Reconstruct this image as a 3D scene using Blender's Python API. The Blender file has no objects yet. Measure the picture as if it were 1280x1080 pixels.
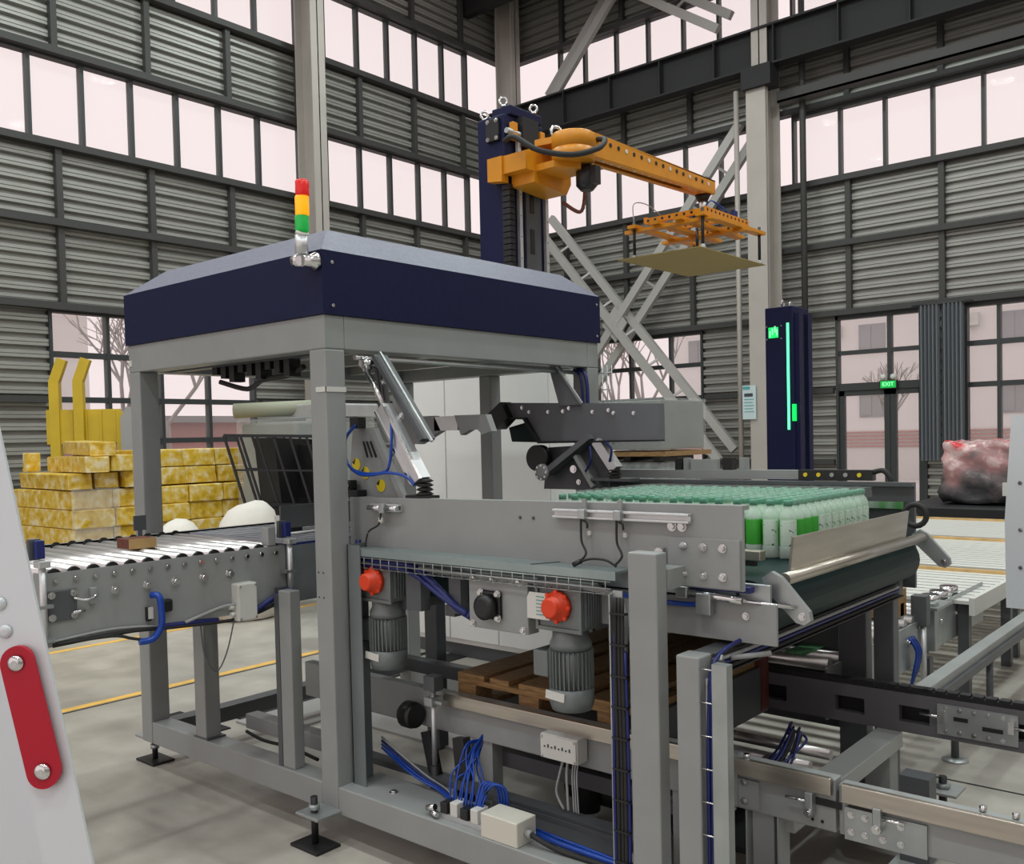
import bpy, bmesh, math, random
from mathutils import Vector, Matrix
random.seed(7)
C = bpy.context.scene.collection
SC = bpy.context.scene
PI = math.pi

# ---------------------------------------------------------------- camera, sky, exposure
cam_d = bpy.data.cameras.new('camera')
cam = bpy.data.objects.new('camera', cam_d)
C.objects.link(cam)
cam_d.sensor_fit = 'HORIZONTAL'
cam_d.sensor_width = 36.0
cam_d.lens = 36.0 * 1167.37 / 1280.0
cam_d.shift_y = 44.525 / 1280.0
cam_d.clip_end = 300
right = Vector((0.7610476, 0.64827734, -0.0233033))
up = Vector((-0.00272606, 0.03911911, 0.99923084))
fwd = Vector((-0.64869031, 0.7603987, -0.03153875))
cam.matrix_world = Matrix(((right.x, up.x, -fwd.x, 0.0), (right.y, up.y, -fwd.y, 0.0), (right.z, up.z, -fwd.z, 1.6), (0, 0, 0, 1)))
SC.camera = cam

world = bpy.data.worlds.new('sky')
SC.world = world
world.use_nodes = True
bg = world.node_tree.nodes['Background']
bg.inputs[0].default_value = (1.0, 0.865, 0.86, 1)
bg.inputs[1].default_value = 0.97
SC.view_settings.view_transform = 'Standard'
SC.view_settings.look = 'None'
SC.view_settings.gamma = 1
SC.view_settings.exposure = 0.0
SC.view_settings.use_curve_mapping = False
SC.cycles.max_bounces = 8
SC.cycles.transparent_max_bounces = 24
SC.cycles.caustics_reflective = False
SC.cycles.caustics_refractive = False

def lamp(x, y, z, w, p, col=(0.90, 1.0, 0.97)):  # unseen overhead area light, added as fill
    d = bpy.data.lights.new('fill_light', 'AREA')
    d.shape = 'DISK'; d.size = w; d.energy = p; d.color = col
    o = bpy.data.objects.new('fill_light', d)
    o.location = (x, y, z)
    C.objects.link(o)
for lx in (-11.5, -6.5, -1.5, 3.5):
    for ly in (-3.0, 2.0, 7.0, 12.0):
        lamp(lx, ly, 11.2, 0.7, 150)

# ---------------------------------------------------------------- materials
def mat(name, col, rough=0.5, metal=0.0, var=0.0, scale=6.0, bump=0.0, bscale=None, alpha=1.0, emit=None, estr=0.0, spec=0.5, stretch=None, coat=0.0):
    m = bpy.data.materials.new(name)
    m.use_nodes = True
    nt = m.node_tree
    b = nt.nodes['Principled BSDF']
    c = (col[0], col[1], col[2], 1)
    b.inputs['Base Color'].default_value = c
    b.inputs['Roughness'].default_value = rough
    b.inputs['Metallic'].default_value = metal
    b.inputs['Specular IOR Level'].default_value = spec
    b.inputs['Coat Weight'].default_value = coat
    if emit:
        b.inputs['Emission Color'].default_value = (emit[0], emit[1], emit[2], 1)
        b.inputs['Emission Strength'].default_value = estr
    if var > 0 or bump > 0:
        tc = nt.nodes.new('ShaderNodeTexCoord')
        mp = nt.nodes.new('ShaderNodeMapping')
        nt.links.new(tc.outputs['Object'], mp.inputs[0])
        if stretch: mp.inputs['Scale'].default_value = stretch
        nz = nt.nodes.new('ShaderNodeTexNoise')
        nz.inputs['Scale'].default_value = scale
        nz.inputs['Detail'].default_value = 5
        nt.links.new(mp.outputs[0], nz.inputs['Vector'])
    if var > 0:
        rp = nt.nodes.new('ShaderNodeValToRGB')
        rp.color_ramp.elements[0].position = 0.3
        rp.color_ramp.elements[1].position = 0.7
        rp.color_ramp.elements[0].color = (col[0] * (1 - var), col[1] * (1 - var), col[2] * (1 - var), 1)
        rp.color_ramp.elements[1].color = (min(1, col[0] * (1 + var)), min(1, col[1] * (1 + var)), min(1, col[2] * (1 + var)), 1)
        nt.links.new(nz.outputs['Fac'], rp.inputs[0])
        nt.links.new(rp.outputs[0], b.inputs['Base Color'])
    if bump > 0:
        n2 = nt.nodes.new('ShaderNodeTexNoise')
        n2.inputs['Scale'].default_value = bscale or scale
        n2.inputs['Detail'].default_value = 4
        nt.links.new(mp.outputs[0], n2.inputs['Vector'])
        bp = nt.nodes.new('ShaderNodeBump')
        bp.inputs['Strength'].default_value = bump
        bp.inputs['Distance'].default_value = 0.01
        nt.links.new(n2.outputs['Fac'], bp.inputs['Height'])
        nt.links.new(bp.outputs[0], b.inputs['Normal'])
    if alpha < 1:
        tr = nt.nodes.new('ShaderNodeBsdfTransparent')
        mx = nt.nodes.new('ShaderNodeMixShader')
        mx.inputs[0].default_value = alpha
        nt.links.new(tr.outputs[0], mx.inputs[1])
        nt.links.new(b.outputs[0], mx.inputs[2])
        nt.links.new(mx.outputs[0], nt.nodes['Material Output'].inputs[0])
    return m

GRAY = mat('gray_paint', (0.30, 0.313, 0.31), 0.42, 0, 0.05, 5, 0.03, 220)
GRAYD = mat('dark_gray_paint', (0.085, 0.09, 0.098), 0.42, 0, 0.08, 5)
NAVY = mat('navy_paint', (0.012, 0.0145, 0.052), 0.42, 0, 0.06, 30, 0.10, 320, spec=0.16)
NAVY_SHEEN = mat('sheen_navy_top', (0.135, 0.142, 0.20), 0.45, 0, 0.16, 60, 0.15, 240)  # overhead sheen painted as paler navy, with a dust-like speckle
TEAL = mat('teal_steel', (0.33, 0.40, 0.40), 0.35, 0.6, 0.1, 4)
ZINC = mat('zinc_steel', (0.42, 0.45, 0.45), 0.38, 0.75, 0.12, 9)
STEEL = mat('stainless_steel', (0.50, 0.46, 0.40), 0.3, 0.85, 0.12, 3, stretch=(1, 1, 14))
CHROME = mat('chrome', (0.72, 0.72, 0.72), 0.18, 1.0)
ALU = mat('aluminium', (0.66, 0.67, 0.68), 0.38, 0.7, 0.06, 12)
ROLLER = mat('zinc_roller', (0.74, 0.71, 0.70), 0.3, 0.75, 0.05, 8)
BLACK = mat('black_plastic', (0.012, 0.012, 0.013), 0.4)
BLACKM = mat('black_steel', (0.018, 0.018, 0.02), 0.5, 0.2)
RUBBER = mat('black_rubber', (0.02, 0.02, 0.02), 0.7)
BELT = mat('dark_green_belt', (0.007, 0.022, 0.022), 0.45, 0, 0.2, 3, spec=0.2)
WHITEB = mat('white_plastic', (0.66, 0.66, 0.62), 0.45)
WHITEP = mat('white_panel', (0.80, 0.80, 0.78), 0.5, 0, 0.05, 2)
ORANGE = mat('orange_plastic', (0.75, 0.055, 0.012), 0.4)
YELLOW = mat('yellow_machine_paint', (0.66, 0.26, 0.012), 0.38, 0, 0.07, 6)
YELLOW2 = mat('yellow_rack_paint', (0.60, 0.42, 0.018), 0.45, 0, 0.08, 4)
STICK = mat('yellow_sticker', (0.8, 0.62, 0.02), 0.4)
MOTOR = mat('motor_gray', (0.17, 0.19, 0.19), 0.42, 0.15, 0.08, 10)
BLUET = mat('blue_air_tube', (0.008, 0.06, 0.38), 0.3)
BLUED = mat('dark_blue_cable', (0.012, 0.02, 0.14), 0.45)
GRAYC = mat('gray_cable', (0.34, 0.35, 0.35), 0.5)
RED = mat('red_strap', (0.46, 0.004, 0.022), 0.36, spec=0.35)
PALEW = mat('pale_aluminium', (0.68, 0.72, 0.75), 0.4, 0.2)
CONC = None
SIDING = mat('corrugated_siding', (0.345, 0.345, 0.32), 0.42, 0.25, 0.07, 2.5, stretch=(1, 1, 6))
FRAMEC = mat('dark_window_frame', (0.035, 0.042, 0.042), 0.45)
PURLIN = mat('wall_girt_steel', (0.06, 0.06, 0.058), 0.5, spec=0.3)
DUCT = mat('duct_steel', (0.20, 0.23, 0.235), 0.4, 0.4, 0.1, 4)
COLM = mat('column_paint', (0.44, 0.405, 0.37), 0.5, 0, 0.05, 2)
BRACE = mat('brace_paint', (0.42, 0.41, 0.39), 0.5)
CRANE = mat('crane_beam_paint', (0.026, 0.026, 0.028), 0.6, spec=0.25)
ROOF = mat('roof_sheet', (0.10, 0.105, 0.10), 0.6)
GLASS = mat('window_glass', (0.9, 0.88, 0.88), 0.02, 0, alpha=0.055, spec=0.12)
ARMG = mat('clamp_arm_paint', (0.15, 0.155, 0.17), 0.42, 0, 0.06, 5)
WOOD = mat('pallet_wood', (0.33, 0.195, 0.08), 0.7, 0, 0.35, 5, 0.2, 40, stretch=(3, 18, 18))
WOODL = mat('light_wood', (0.62, 0.40, 0.17), 0.65, 0, 0.2, 8)
BROWN = mat('brown_block', (0.16, 0.045, 0.025), 0.5, 0, 0.25, 30)
SHEET = mat('cardboard_sheet', (0.36, 0.27, 0.10), 0.7)
CURT = mat('gray_curtain', (0.20, 0.215, 0.235), 0.8)
CAPM = mat('green_cap', (0.15, 0.40, 0.28), 0.25)
LINEY = mat('floor_line_yellow', (0.78, 0.46, 0.10), 0.5, 0, 0.15, 8)
PITM = mat('floor_pit_black', (0.008, 0.008, 0.008), 0.8)
FILM = mat('clear_film', (0.85, 0.88, 0.87), 0.16, 0, 0, 10, 0.9, 14, alpha=0.17)
FILMB = mat('shrink_film', (0.88, 0.97, 0.92), 0.10, 0, 0, 10, 1.0, 45, alpha=0.13)
GRAYLOAD = mat('gray_sheet_stack', (0.22, 0.235, 0.22), 0.35, 0, 0.08, 3)
SACK = mat('white_sack', (0.70, 0.66, 0.60), 0.7, 0, 0.06, 4, 0.4, 6)
PLATEM = mat('checker_floor_plate', (0.42, 0.41, 0.40), 0.45, 0.4, 0.1, 3)
GREENE = mat('green_led', (0.05, 0.8, 0.3), 0.4, emit=(0.10, 1.0, 0.32), estr=2.2)
GREEND = mat('green_display', (0.02, 0.5, 0.1), 0.4, emit=(0.0, 1.0, 0.14), estr=0.95)
GREENL = mat('green_display_mark', (0.3, 0.9, 0.5), 0.4, emit=(0.25, 1.0, 0.45), estr=1.0)
LRED = mat('red_lamp_lens', (0.55, 0.01, 0.01), 0.25, emit=(1, 0.02, 0.01), estr=0.25)
LAMB = mat('amber_lamp_lens', (0.9, 0.35, 0.01), 0.25, emit=(1, 0.33, 0.0), estr=0.85)
LGRN = mat('green_lamp_lens', (0.01, 0.3, 0.05), 0.25, emit=(0.02, 0.7, 0.1), estr=0.25)
POSTER = mat('pale_blue_poster', (0.56, 0.68, 0.70), 0.5)
POSTT = mat('teal_print', (0.10, 0.36, 0.36), 0.5)
INK = mat('dark_print', (0.05, 0.06, 0.07), 0.5)
EXTW = mat('outside_wall_paint', (0.80, 0.78, 0.76), 0.8)
EXTD = mat('outside_window', (0.34, 0.34, 0.35), 0.3)
BARK = mat('bark', (0.50, 0.46, 0.44), 0.9)
GROUND = mat('outside_ground', (0.62, 0.60, 0.58), 0.9)

def floor_mat():
    m = mat('concrete_floor', (0.435, 0.405, 0.36), 0.36, 0, 0.22, 0.9, 0.04, 60)
    nt = m.node_tree; b = nt.nodes['Principled BSDF']
    base = b.inputs['Base Color'].links[0].from_socket
    tc = nt.nodes.new('ShaderNodeTexCoord')
    n = nt.nodes.new('ShaderNodeTexNoise'); n.inputs['Scale'].default_value = 3.2; n.inputs['Detail'].default_value = 8
    nt.links.new(tc.outputs['Object'], n.inputs['Vector'])
    r = nt.nodes.new('ShaderNodeValToRGB')
    r.color_ramp.elements[0].position = 0.35; r.color_ramp.elements[0].color = (0.74, 0.74, 0.74, 1)
    r.color_ramp.elements[1].position = 0.62; r.color_ramp.elements[1].color = (1, 1, 1, 1)
    nt.links.new(n.outputs['Fac'], r.inputs[0])
    mx = nt.nodes.new('ShaderNodeMix'); mx.data_type = 'RGBA'; mx.blend_type = 'MULTIPLY'
    mx.inputs[0].default_value = 1
    nt.links.new(base, mx.inputs[6]); nt.links.new(r.outputs[0], mx.inputs[7])
    nt.links.new(mx.outputs[2], b.inputs['Base Color'])
    return m
CONC = floor_mat()

def carton_mat():
    m = mat('yellow_taped_carton', (0.62, 0.42, 0.05), 0.4)
    nt = m.node_tree; b = nt.nodes['Principled BSDF']
    tc = nt.nodes.new('ShaderNodeTexCoord')
    oi = nt.nodes.new('ShaderNodeObjectInfo')
    ad = nt.nodes.new('ShaderNodeVectorMath'); ad.operation = 'ADD'
    sc = nt.nodes.new('ShaderNodeVectorMath'); sc.operation = 'SCALE'; sc.inputs['Scale'].default_value = 9
    cb = nt.nodes.new('ShaderNodeCombineXYZ')
    for i in range(3): nt.links.new(oi.outputs['Random'], cb.inputs[i])
    nt.links.new(cb.outputs[0], sc.inputs[0])
    nt.links.new(tc.outputs['Object'], ad.inputs[0]); nt.links.new(sc.outputs[0], ad.inputs[1])
    n = nt.nodes.new('ShaderNodeTexNoise'); n.inputs['Scale'].default_value = 11; n.inputs['Detail'].default_value = 7
    nt.links.new(ad.outputs[0], n.inputs['Vector'])
    r = nt.nodes.new('ShaderNodeValToRGB')
    e = r.color_ramp.elements
    e[0].position = 0.30; e[0].color = (0.46, 0.29, 0.03, 1)
    e[1].position = 0.66; e[1].color = (0.80, 0.68, 0.42, 1)
    x = e.new(0.42); x.color = (0.66, 0.42, 0.02, 1)
    x = e.new(0.54); x.color = (0.72, 0.52, 0.13, 1)
    nt.links.new(n.outputs['Fac'], r.inputs[0]); nt.links.new(r.outputs[0], b.inputs['Base Color'])
    return m
CARTON = carton_mat()

def label_mat():
    # bottle sleeve: green field with a white text panel carrying dark marks
    m = mat('bottle_label', (0.1, 0.5, 0.1), 0.3)
    nt = m.node_tree; b = nt.nodes['Principled BSDF']
    tc = nt.nodes.new('ShaderNodeTexCoord')
    sp = nt.nodes.new('ShaderNodeSeparateXYZ')
    nt.links.new(tc.outputs['Object'], sp.inputs[0])
    at = nt.nodes.new('ShaderNodeMath'); at.operation = 'ARCTAN2'
    nt.links.new(sp.outputs['Y'], at.inputs[0]); nt.links.new(sp.outputs['X'], at.inputs[1])
    cp = nt.nodes.new('ShaderNodeMath'); cp.operation = 'GREATER_THAN'; cp.inputs[1].default_value = 0.5
    nt.links.new(at.outputs[0], cp.inputs[0])
    n = nt.nodes.new('ShaderNodeTexNoise'); n.inputs['Scale'].default_value = 95; n.inputs['Detail'].default_value = 1
    nt.links.new(tc.outputs['Object'], n.inputs['Vector'])
    r = nt.nodes.new('ShaderNodeValToRGB'); r.color_ramp.interpolation = 'CONSTANT'
    r.color_ramp.elements[0].color = (0.06, 0.16, 0.09, 1); r.color_ramp.elements[1].position = 0.31
    r.color_ramp.elements[1].color = (0.62, 0.76, 0.64, 1)
    nt.links.new(n.outputs['Fac'], r.inputs[0])
    mx = nt.nodes.new('ShaderNodeMix'); mx.data_type = 'RGBA'
    nt.links.new(cp.outputs[0], mx.inputs[0])
    mx.inputs[6].default_value = (0.06, 0.42, 0.05, 1)
    nt.links.new(r.outputs[0], mx.inputs[7]); nt.links.new(mx.outputs[2], b.inputs['Base Color'])
    return m
LABELM = label_mat()
BOTTLE = mat('clear_bottle', (0.74, 0.88, 0.79), 0.1, 0, alpha=0.5)
def redload_mat():
    m = mat('film_wrapped_load', (0.4, 0.1, 0.1), 0.2, 0, 0, 3, 0.8, 14)
    nt = m.node_tree; b = nt.nodes['Principled BSDF']
    tc = nt.nodes.new('ShaderNodeTexCoord'); sp = nt.nodes.new('ShaderNodeSeparateXYZ')
    nt.links.new(tc.outputs['Object'], sp.inputs[0])
    n = nt.nodes.new('ShaderNodeTexNoise'); n.inputs['Scale'].default_value = 3.5; n.inputs['Detail'].default_value = 6
    nt.links.new(tc.outputs['Object'], n.inputs['Vector'])
    mu = nt.nodes.new('ShaderNodeMath'); mu.operation = 'MULTIPLY_ADD'; mu.inputs[1].default_value = 1.3; mu.inputs[2].default_value = -0.6
    nt.links.new(n.outputs['Fac'], mu.inputs[0])
    ad = nt.nodes.new('ShaderNodeMath'); ad.operation = 'ADD'
    nt.links.new(sp.outputs['Z'], ad.inputs[0]); nt.links.new(mu.outputs[0], ad.inputs[1])
    r = nt.nodes.new('ShaderNodeValToRGB'); e = r.color_ramp.elements
    e[0].position = 0.15; e[0].color = (0.05, 0.05, 0.055, 1); e[1].position = 0.88; e[1].color = (0.62, 0.05, 0.06, 1)
    x = e.new(0.40); x.color = (0.17, 0.13, 0.13, 1)
    x = e.new(0.62); x.color = (0.40, 0.20, 0.20, 1)
    x = e.new(0.75); x.color = (0.70, 0.52, 0.51, 1)  # pale pink stop: white glare of the film put into the colour
    nt.links.new(ad.outputs[0], r.inputs[0]); nt.links.new(r.outputs[0], b.inputs['Base Color'])
    return m
REDLOAD = redload_mat()

# ---------------------------------------------------------------- mesh helpers
class MB:
    def __init__(s): s.b = bmesh.new()
    def box(s, x0, x1, y0, y1, z0, z1, bev=0.0):
        v = [s.b.verts.new((x, y, z)) for x in (x0, x1) for y in (y0, y1) for z in (z0, z1)]
        f = [(0, 1, 3, 2), (4, 6, 7, 5), (0, 4, 5, 1), (2, 3, 7, 6), (0, 2, 6, 4), (1, 5, 7, 3)]
        fs = [s.b.faces.new([v[i] for i in q]) for q in f]
        if bev:
            es = list({e for fc in fs for e in fc.edges})
            bmesh.ops.bevel(s.b, geom=es, offset=bev, segments=2, affect='EDGES', profile=0.5)
        return s
    def obox(s, c, u, v, w, lu, lv, lw):
        c = Vector(c); u = Vector(u).normalized(); v = Vector(v).normalized(); w = Vector(w).normalized()
        q = [s.b.verts.new(c + u * a * lu / 2 + v * b * lv / 2 + w * d * lw / 2) for a in (-1, 1) for b in (-1, 1) for d in (-1, 1)]
        for t in [(0, 1, 3, 2), (4, 6, 7, 5), (0, 4, 5, 1), (2, 3, 7, 6), (0, 2, 6, 4), (1, 5, 7, 3)]:
            s.b.faces.new([q[i] for i in t])
        return s
    def beam(s, p, q, w, h, upv=(0, 0, 1)):
        p = Vector(p); q = Vector(q); d = (q - p).normalized()
        sd = d.cross(Vector(upv)).normalized(); u2 = sd.cross(d)
        return s.obox((p + q) / 2, d, sd, u2, (q - p).length, w, h)
    def cyl(s, p, q, r, n=14, r2=None, caps=True):
        p = Vector(p); q = Vector(q); d = (q - p).normalized()
        a = Vector((0, 0, 1)) if abs(d.z) < 0.9 else Vector((1, 0, 0))
        u = d.cross(a).normalized(); w = d.cross(u)
        r2 = r if r2 is None else r2
        A = [s.b.verts.new(p + (u * math.cos(2 * PI * i / n) + w * math.sin(2 * PI * i / n)) * r) for i in range(n)]
        B = [s.b.verts.new(q + (u * math.cos(2 * PI * i / n) + w * math.sin(2 * PI * i / n)) * r2) for i in range(n)]
        for i in range(n):
            f = s.b.faces.new((A[i], A[(i + 1) % n], B[(i + 1) % n], B[i])); f.smooth = True
        if caps: s.b.faces.new(A[::-1]); s.b.faces.new(B)
        return s
    def lathe(s, c, prof, n=16, axis=(0, 0, 1)):
        c = Vector(c); d = Vector(axis).normalized()
        a = Vector((1, 0, 0)) if abs(d.x) < 0.9 else Vector((0, 1, 0))
        u = d.cross(a).normalized(); w = d.cross(u)
        rings = [[s.b.verts.new(c + d * z + (u * math.cos(2 * PI * i / n) + w * math.sin(2 * PI * i / n)) * r) for i in range(n)] for r, z in prof]
        for A, B in zip(rings, rings[1:]):
            for i in range(n):
                f = s.b.faces.new((A[i], A[(i + 1) % n], B[(i + 1) % n], B[i])); f.smooth = True
        s.b.faces.new(rings[0][::-1]); s.b.faces.new(rings[-1])
        return s
    def tube(s, pts, r, n=7, cl=False):
        P = [Vector(p) for p in pts]
        # smooth with Catmull-Rom
        Q = []
        for i in range(len(P) - 1):
            a = P[max(i - 1, 0)]; b = P[i]; c = P[i + 1]; d = P[min(i + 2, len(P) - 1)]
            k = 5 if len(P) > 2 else 1
            for j in range(k):
                t = j / k
                Q.append(0.5 * ((2 * b) + (c - a) * t + (2 * a - 5 * b + 4 * c - d) * t * t + (3 * b - a - 3 * c + d) * t ** 3))
        Q.append(P[-1])
        rings = []
        ref = Vector((0.31, 0.17, 0.93))
        for i, p in enumerate(Q):
            d = (Q[min(i + 1, len(Q) - 1)] - Q[max(i - 1, 0)])
            if d.length < 1e-7: d = Vector((0, 0, 1))
            d.normalize()
            u = d.cross(ref)
            if u.length < 0.05: u = d.cross(Vector((1, 0, 0)))
            u.normalize(); w = d.cross(u)
            rings.append([s.b.verts.new(p + (u * math.cos(2 * PI * k / n) + w * math.sin(2 * PI * k / n)) * r) for k in range(n)])
        for A, B in zip(rings, rings[1:]):
            for i in range(n):
                f = s.b.faces.new((A[i], A[(i + 1) % n], B[(i + 1) % n], B[i])); f.smooth = True
        s.b.faces.new(rings[0][::-1]); s.b.faces.new(rings[-1])
        return s
    def prism(s, poly, axis, a, b):
        # polygon in the two other axes (in order), extruded along axis from a to b
        def P(q, t):
            return {0: (t, q[0], q[1]), 1: (q[0], t, q[1]), 2: (q[0], q[1], t)}[axis]
        A = [s.b.verts.new(P(q, a)) for q in poly]; B = [s.b.verts.new(P(q, b)) for q in poly]
        n = len(poly)
        for i in range(n): s.b.faces.new((A[i], A[(i + 1) % n], B[(i + 1) % n], B[i]))
        s.b.faces.new(A[::-1]); s.b.faces.new(B)
        return s
    def ring(s, c, axis, R, r, n=16, m=6):
        c = Vector(c); d = Vector(axis).normalized()
        a = Vector((0, 0, 1)) if abs(d.z) < 0.9 else Vector((1, 0, 0))
        u = d.cross(a).normalized(); w = d.cross(u)
        rg = []
        for i in range(n):
            t = 2 * PI * i / n; e = u * math.cos(t) + w * math.sin(t)
            rg.append([s.b.verts.new(c + e * R + (e * math.cos(2 * PI * k / m) + d * math.sin(2 * PI * k / m)) * r) for k in range(m)])
        for i in range(n):
            A = rg[i]; B = rg[(i + 1) % n]
            for k in range(m):
                f = s.b.faces.new((A[k], A[(k + 1) % m], B[(k + 1) % m], B[k])); f.smooth = True
        return s
    def build(s, name, m, parent=None, loc=None):
        o = Vector(loc) if loc is not None else (wloc(parent) if parent else Vector((0, 0, 0)))
        bmesh.ops.recalc_face_normals(s.b, faces=s.b.faces)
        if o.length: bmesh.ops.translate(s.b, verts=s.b.verts, vec=-o)
        me = bpy.data.meshes.new(name); s.b.to_mesh(me); s.b.free()
        me.materials.append(m)
        ob = bpy.data.objects.new(name, me); C.objects.link(ob)
        if parent:
            ob.parent = parent; ob.location = o - wloc(parent)
        else: ob.location = o
        return ob

def wloc(o):
    v = Vector(o.location)
    while o.parent: o = o.parent; v += o.location
    return v

def tag(o, label, cat, group=None):
    o['label'] = label; o['category'] = cat
    if group: o['group'] = group
    return o
def T(name, label, cat, loc, group=None):
    o = bpy.data.objects.new(name, None); o.empty_display_size = 0.1
    C.objects.link(o); o.location = loc
    return tag(o, label, cat, group)
def S(name, loc=(0, 0, 0)):
    o = bpy.data.objects.new(name, None); C.objects.link(o); o.location = loc; o['kind'] = 'structure'
    return o
def box(name, m, par, x0, x1, y0, y1, z0, z1, bev=0.0, loc=None):
    return MB().box(x0, x1, y0, y1, z0, z1, bev).build(name, m, par, loc)
def cyl(name, m, par, p, q, r, n=14, loc=None):
    return MB().cyl(p, q, r, n).build(name, m, par, loc)
def piece(src, par, delta, rot=None):
    o = src.copy(); C.objects.link(o); o.parent = par
    o.location = src.location + Vector(delta)
    if rot: o.rotation_euler = rot
    return o
def dup(root, loc, rot=None, label=None):
    r = root.copy(); C.objects.link(r); r.location = loc
    if rot: r.rotation_euler = rot
    if label: r['label'] = label
    for ch in list(root.children):
        c = ch.copy(); C.objects.link(c); c.parent = r
        for g in list(ch.children):
            d = g.copy(); C.objects.link(d); d.parent = c
    return r
def bolt(par, p, ax, r=0.009, h=0.008, m=None):
    p = Vector(p); a = Vector(ax)
    return MB().cyl(p, p + a * 0.003, r * 1.5, 10).cyl(p + a * 0.003, p + a * (0.003 + h), r, 6).build('bolt', m or CHROME, par)

# ---------------------------------------------------------------- hall shell
XL, YR = -15.25, 18.0
flo = MB().box(-15.4, 9, -9, 18.15, -0.12, 0).build('floor', CONC); flo['kind'] = 'structure'
ceil = S('ceiling')
ry = -9
for s0, s1 in ((-6.5, -4.3), (0.0, 2.2), (6.5, 8.7), (13.0, 15.2)):  # glazed gaps added to the roof for overhead light and reflections
    box('roof_sheet', ROOF, ceil, -15.6, 9.2, ry, s0, 12.2, 12.3)
    box('added_light_strip', GLASS, ceil, -15.6, 9.2, s0, s1, 12.25, 12.26)
    ry = s1
box('roof_sheet', ROOF, ceil, -15.6, 9.2, ry, 18.3, 12.2, 12.3)
for y in (-7.5, -3, 4.3, 10.8, 16.5):
    MB().box(-15.2, 9, y - 0.1, y + 0.1, 11.55, 12.19).build('rafter', CRANE, ceil)
out = MB().box(-70, 40, -40, 90, -0.30, -0.14).build('ground', GROUND); out['kind'] = 'structure'

def rib_panel(L, z0, z1, pitch=0.19):
    # horizontal ribs; local x along the wall, local y into the room
    b = bmesh.new(); prof = []
    z = z0
    while z < z1 - 1e-6:
        for dz, d in ((0, 0.085), (0.046, 0.085), (0.052, 0.07), (0.058, 0.085), (0.108, 0.085), (0.118, 0.0), (0.172, 0.0)):
            if z + dz < z1: prof.append((z + dz, d))
        z += pitch
    prof.append((z1, 0.0))
    A = [b.verts.new((0, d, zz)) for zz, d in prof]; B = [b.verts.new((L, d, zz)) for zz, d in prof]
    for i in range(len(prof) - 1): b.faces.new((A[i], B[i], B[i + 1], A[i + 1]))
    me = bpy.data.meshes.new('siding_panel'); b.to_mesh(me); b.free(); me.materials.append(SIDING)
    return me
_rp = {}
def siding(par, side, a0, a1, z0, z1):
    key = (round(a1 - a0, 3), z0, z1)
    if key not in _rp: _rp[key] = rib_panel(a1 - a0, z0, z1)
    o = bpy.data.objects.new('siding_panel', _rp[key]); C.objects.link(o); o.parent = par
    if side == 'L':
        o.location = (XL - 0.02, a1, 0); o.rotation_euler = (0, 0, -PI / 2)
    else:
        o.location = (a1, YR + 0.02, 0); o.rotation_euler = (0, 0, PI)
    return o
def W(side, a0, a1, d0, d1, z0, z1):
    # box along the wall, d = distance into the room
    return (XL + d0, XL + d1, a0, a1, z0, z1) if side == 'L' else (a0, a1, YR - d1, YR - d0, z0, z1)

def window(n, side, a0, a1, z0, z1, mull, rails=()):
    w = S('window_%d' % n)
    fr = MB()
    fr.box(*W(side, a0 - 0.05, a1 + 0.05, -0.06, 0.10, z1, z1 + 0.10)).box(*W(side, a0 - 0.05, a1 + 0.05, -0.06, 0.10, z0 - 0.10, z0))
    fr.box(*W(side, a0 - 0.05, a0, -0.06, 0.10, z0, z1)).box(*W(side, a1, a1 + 0.05, -0.06, 0.10, z0, z1))
    fr.build('frame', FRAMEC, w)
    xs = [a0] + list(mull) + [a1]; zs = [z0] + list(rails) + [z1]
    for a in mull: box('mullion', FRAMEC, w, *W(side, a - 0.03, a + 0.03, -0.05, 0.08, z0, z1))
    for z in rails: box('rail', FRAMEC, w, *W(side, a0, a1, -0.04, 0.07, z - 0.045, z + 0.045))
    for i in range(len(xs) - 1):
        for j in range(len(zs) - 1):
            box('pane', GLASS, w, *W(side, xs[i] + 0.03, xs[i + 1] - 0.03, 0.0, 0.008, zs[j] + 0.03, zs[j + 1] - 0.03))
    return w

def frange(a, b, st):
    r = []; x = a
    while x < b - 1e-6: r.append(x); x += st
    return r
wl = S('wall_left'); wr = S('wall_right')
ls = [-8.96 + 1.575 * i for i in range(17)] + [17.95]     # studs on the left wall (y)
rs = [-15.2] + [-13.4 + 1.68 * i for i in range(14)]      # studs on the right wall (x)
LW = (6.62, 10.31)        # lower window, left wall
RW1 = (-12.60, -9.90); RW2 = (-6.92, -5.35); RW3 = (-4.60, 1.7)
for i in range(len(ls) - 1):
    a, b = ls[i], ls[i + 1]
    segs = [(a, b)]
    for s0, s1 in segs:
        siding(wl, 'L', s0, s1, 3.90, 6.40); siding(wl, 'L', s0, s1, 7.92, 9.24); siding(wl, 'L', s0, s1, 10.80, 12.2)
    lo = max(a, LW[0]); hi = min(b, LW[1])
    if lo < hi:
        siding(wl, 'L', lo, hi, 0.0, 0.95)
        if a < lo - 0.02: siding(wl, 'L', a, lo, 0.0, 3.90)
        if b > hi + 0.02: siding(wl, 'L', hi, b, 0.0, 3.90)
    else: siding(wl, 'L', a, b, 0.0, 3.90)
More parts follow.
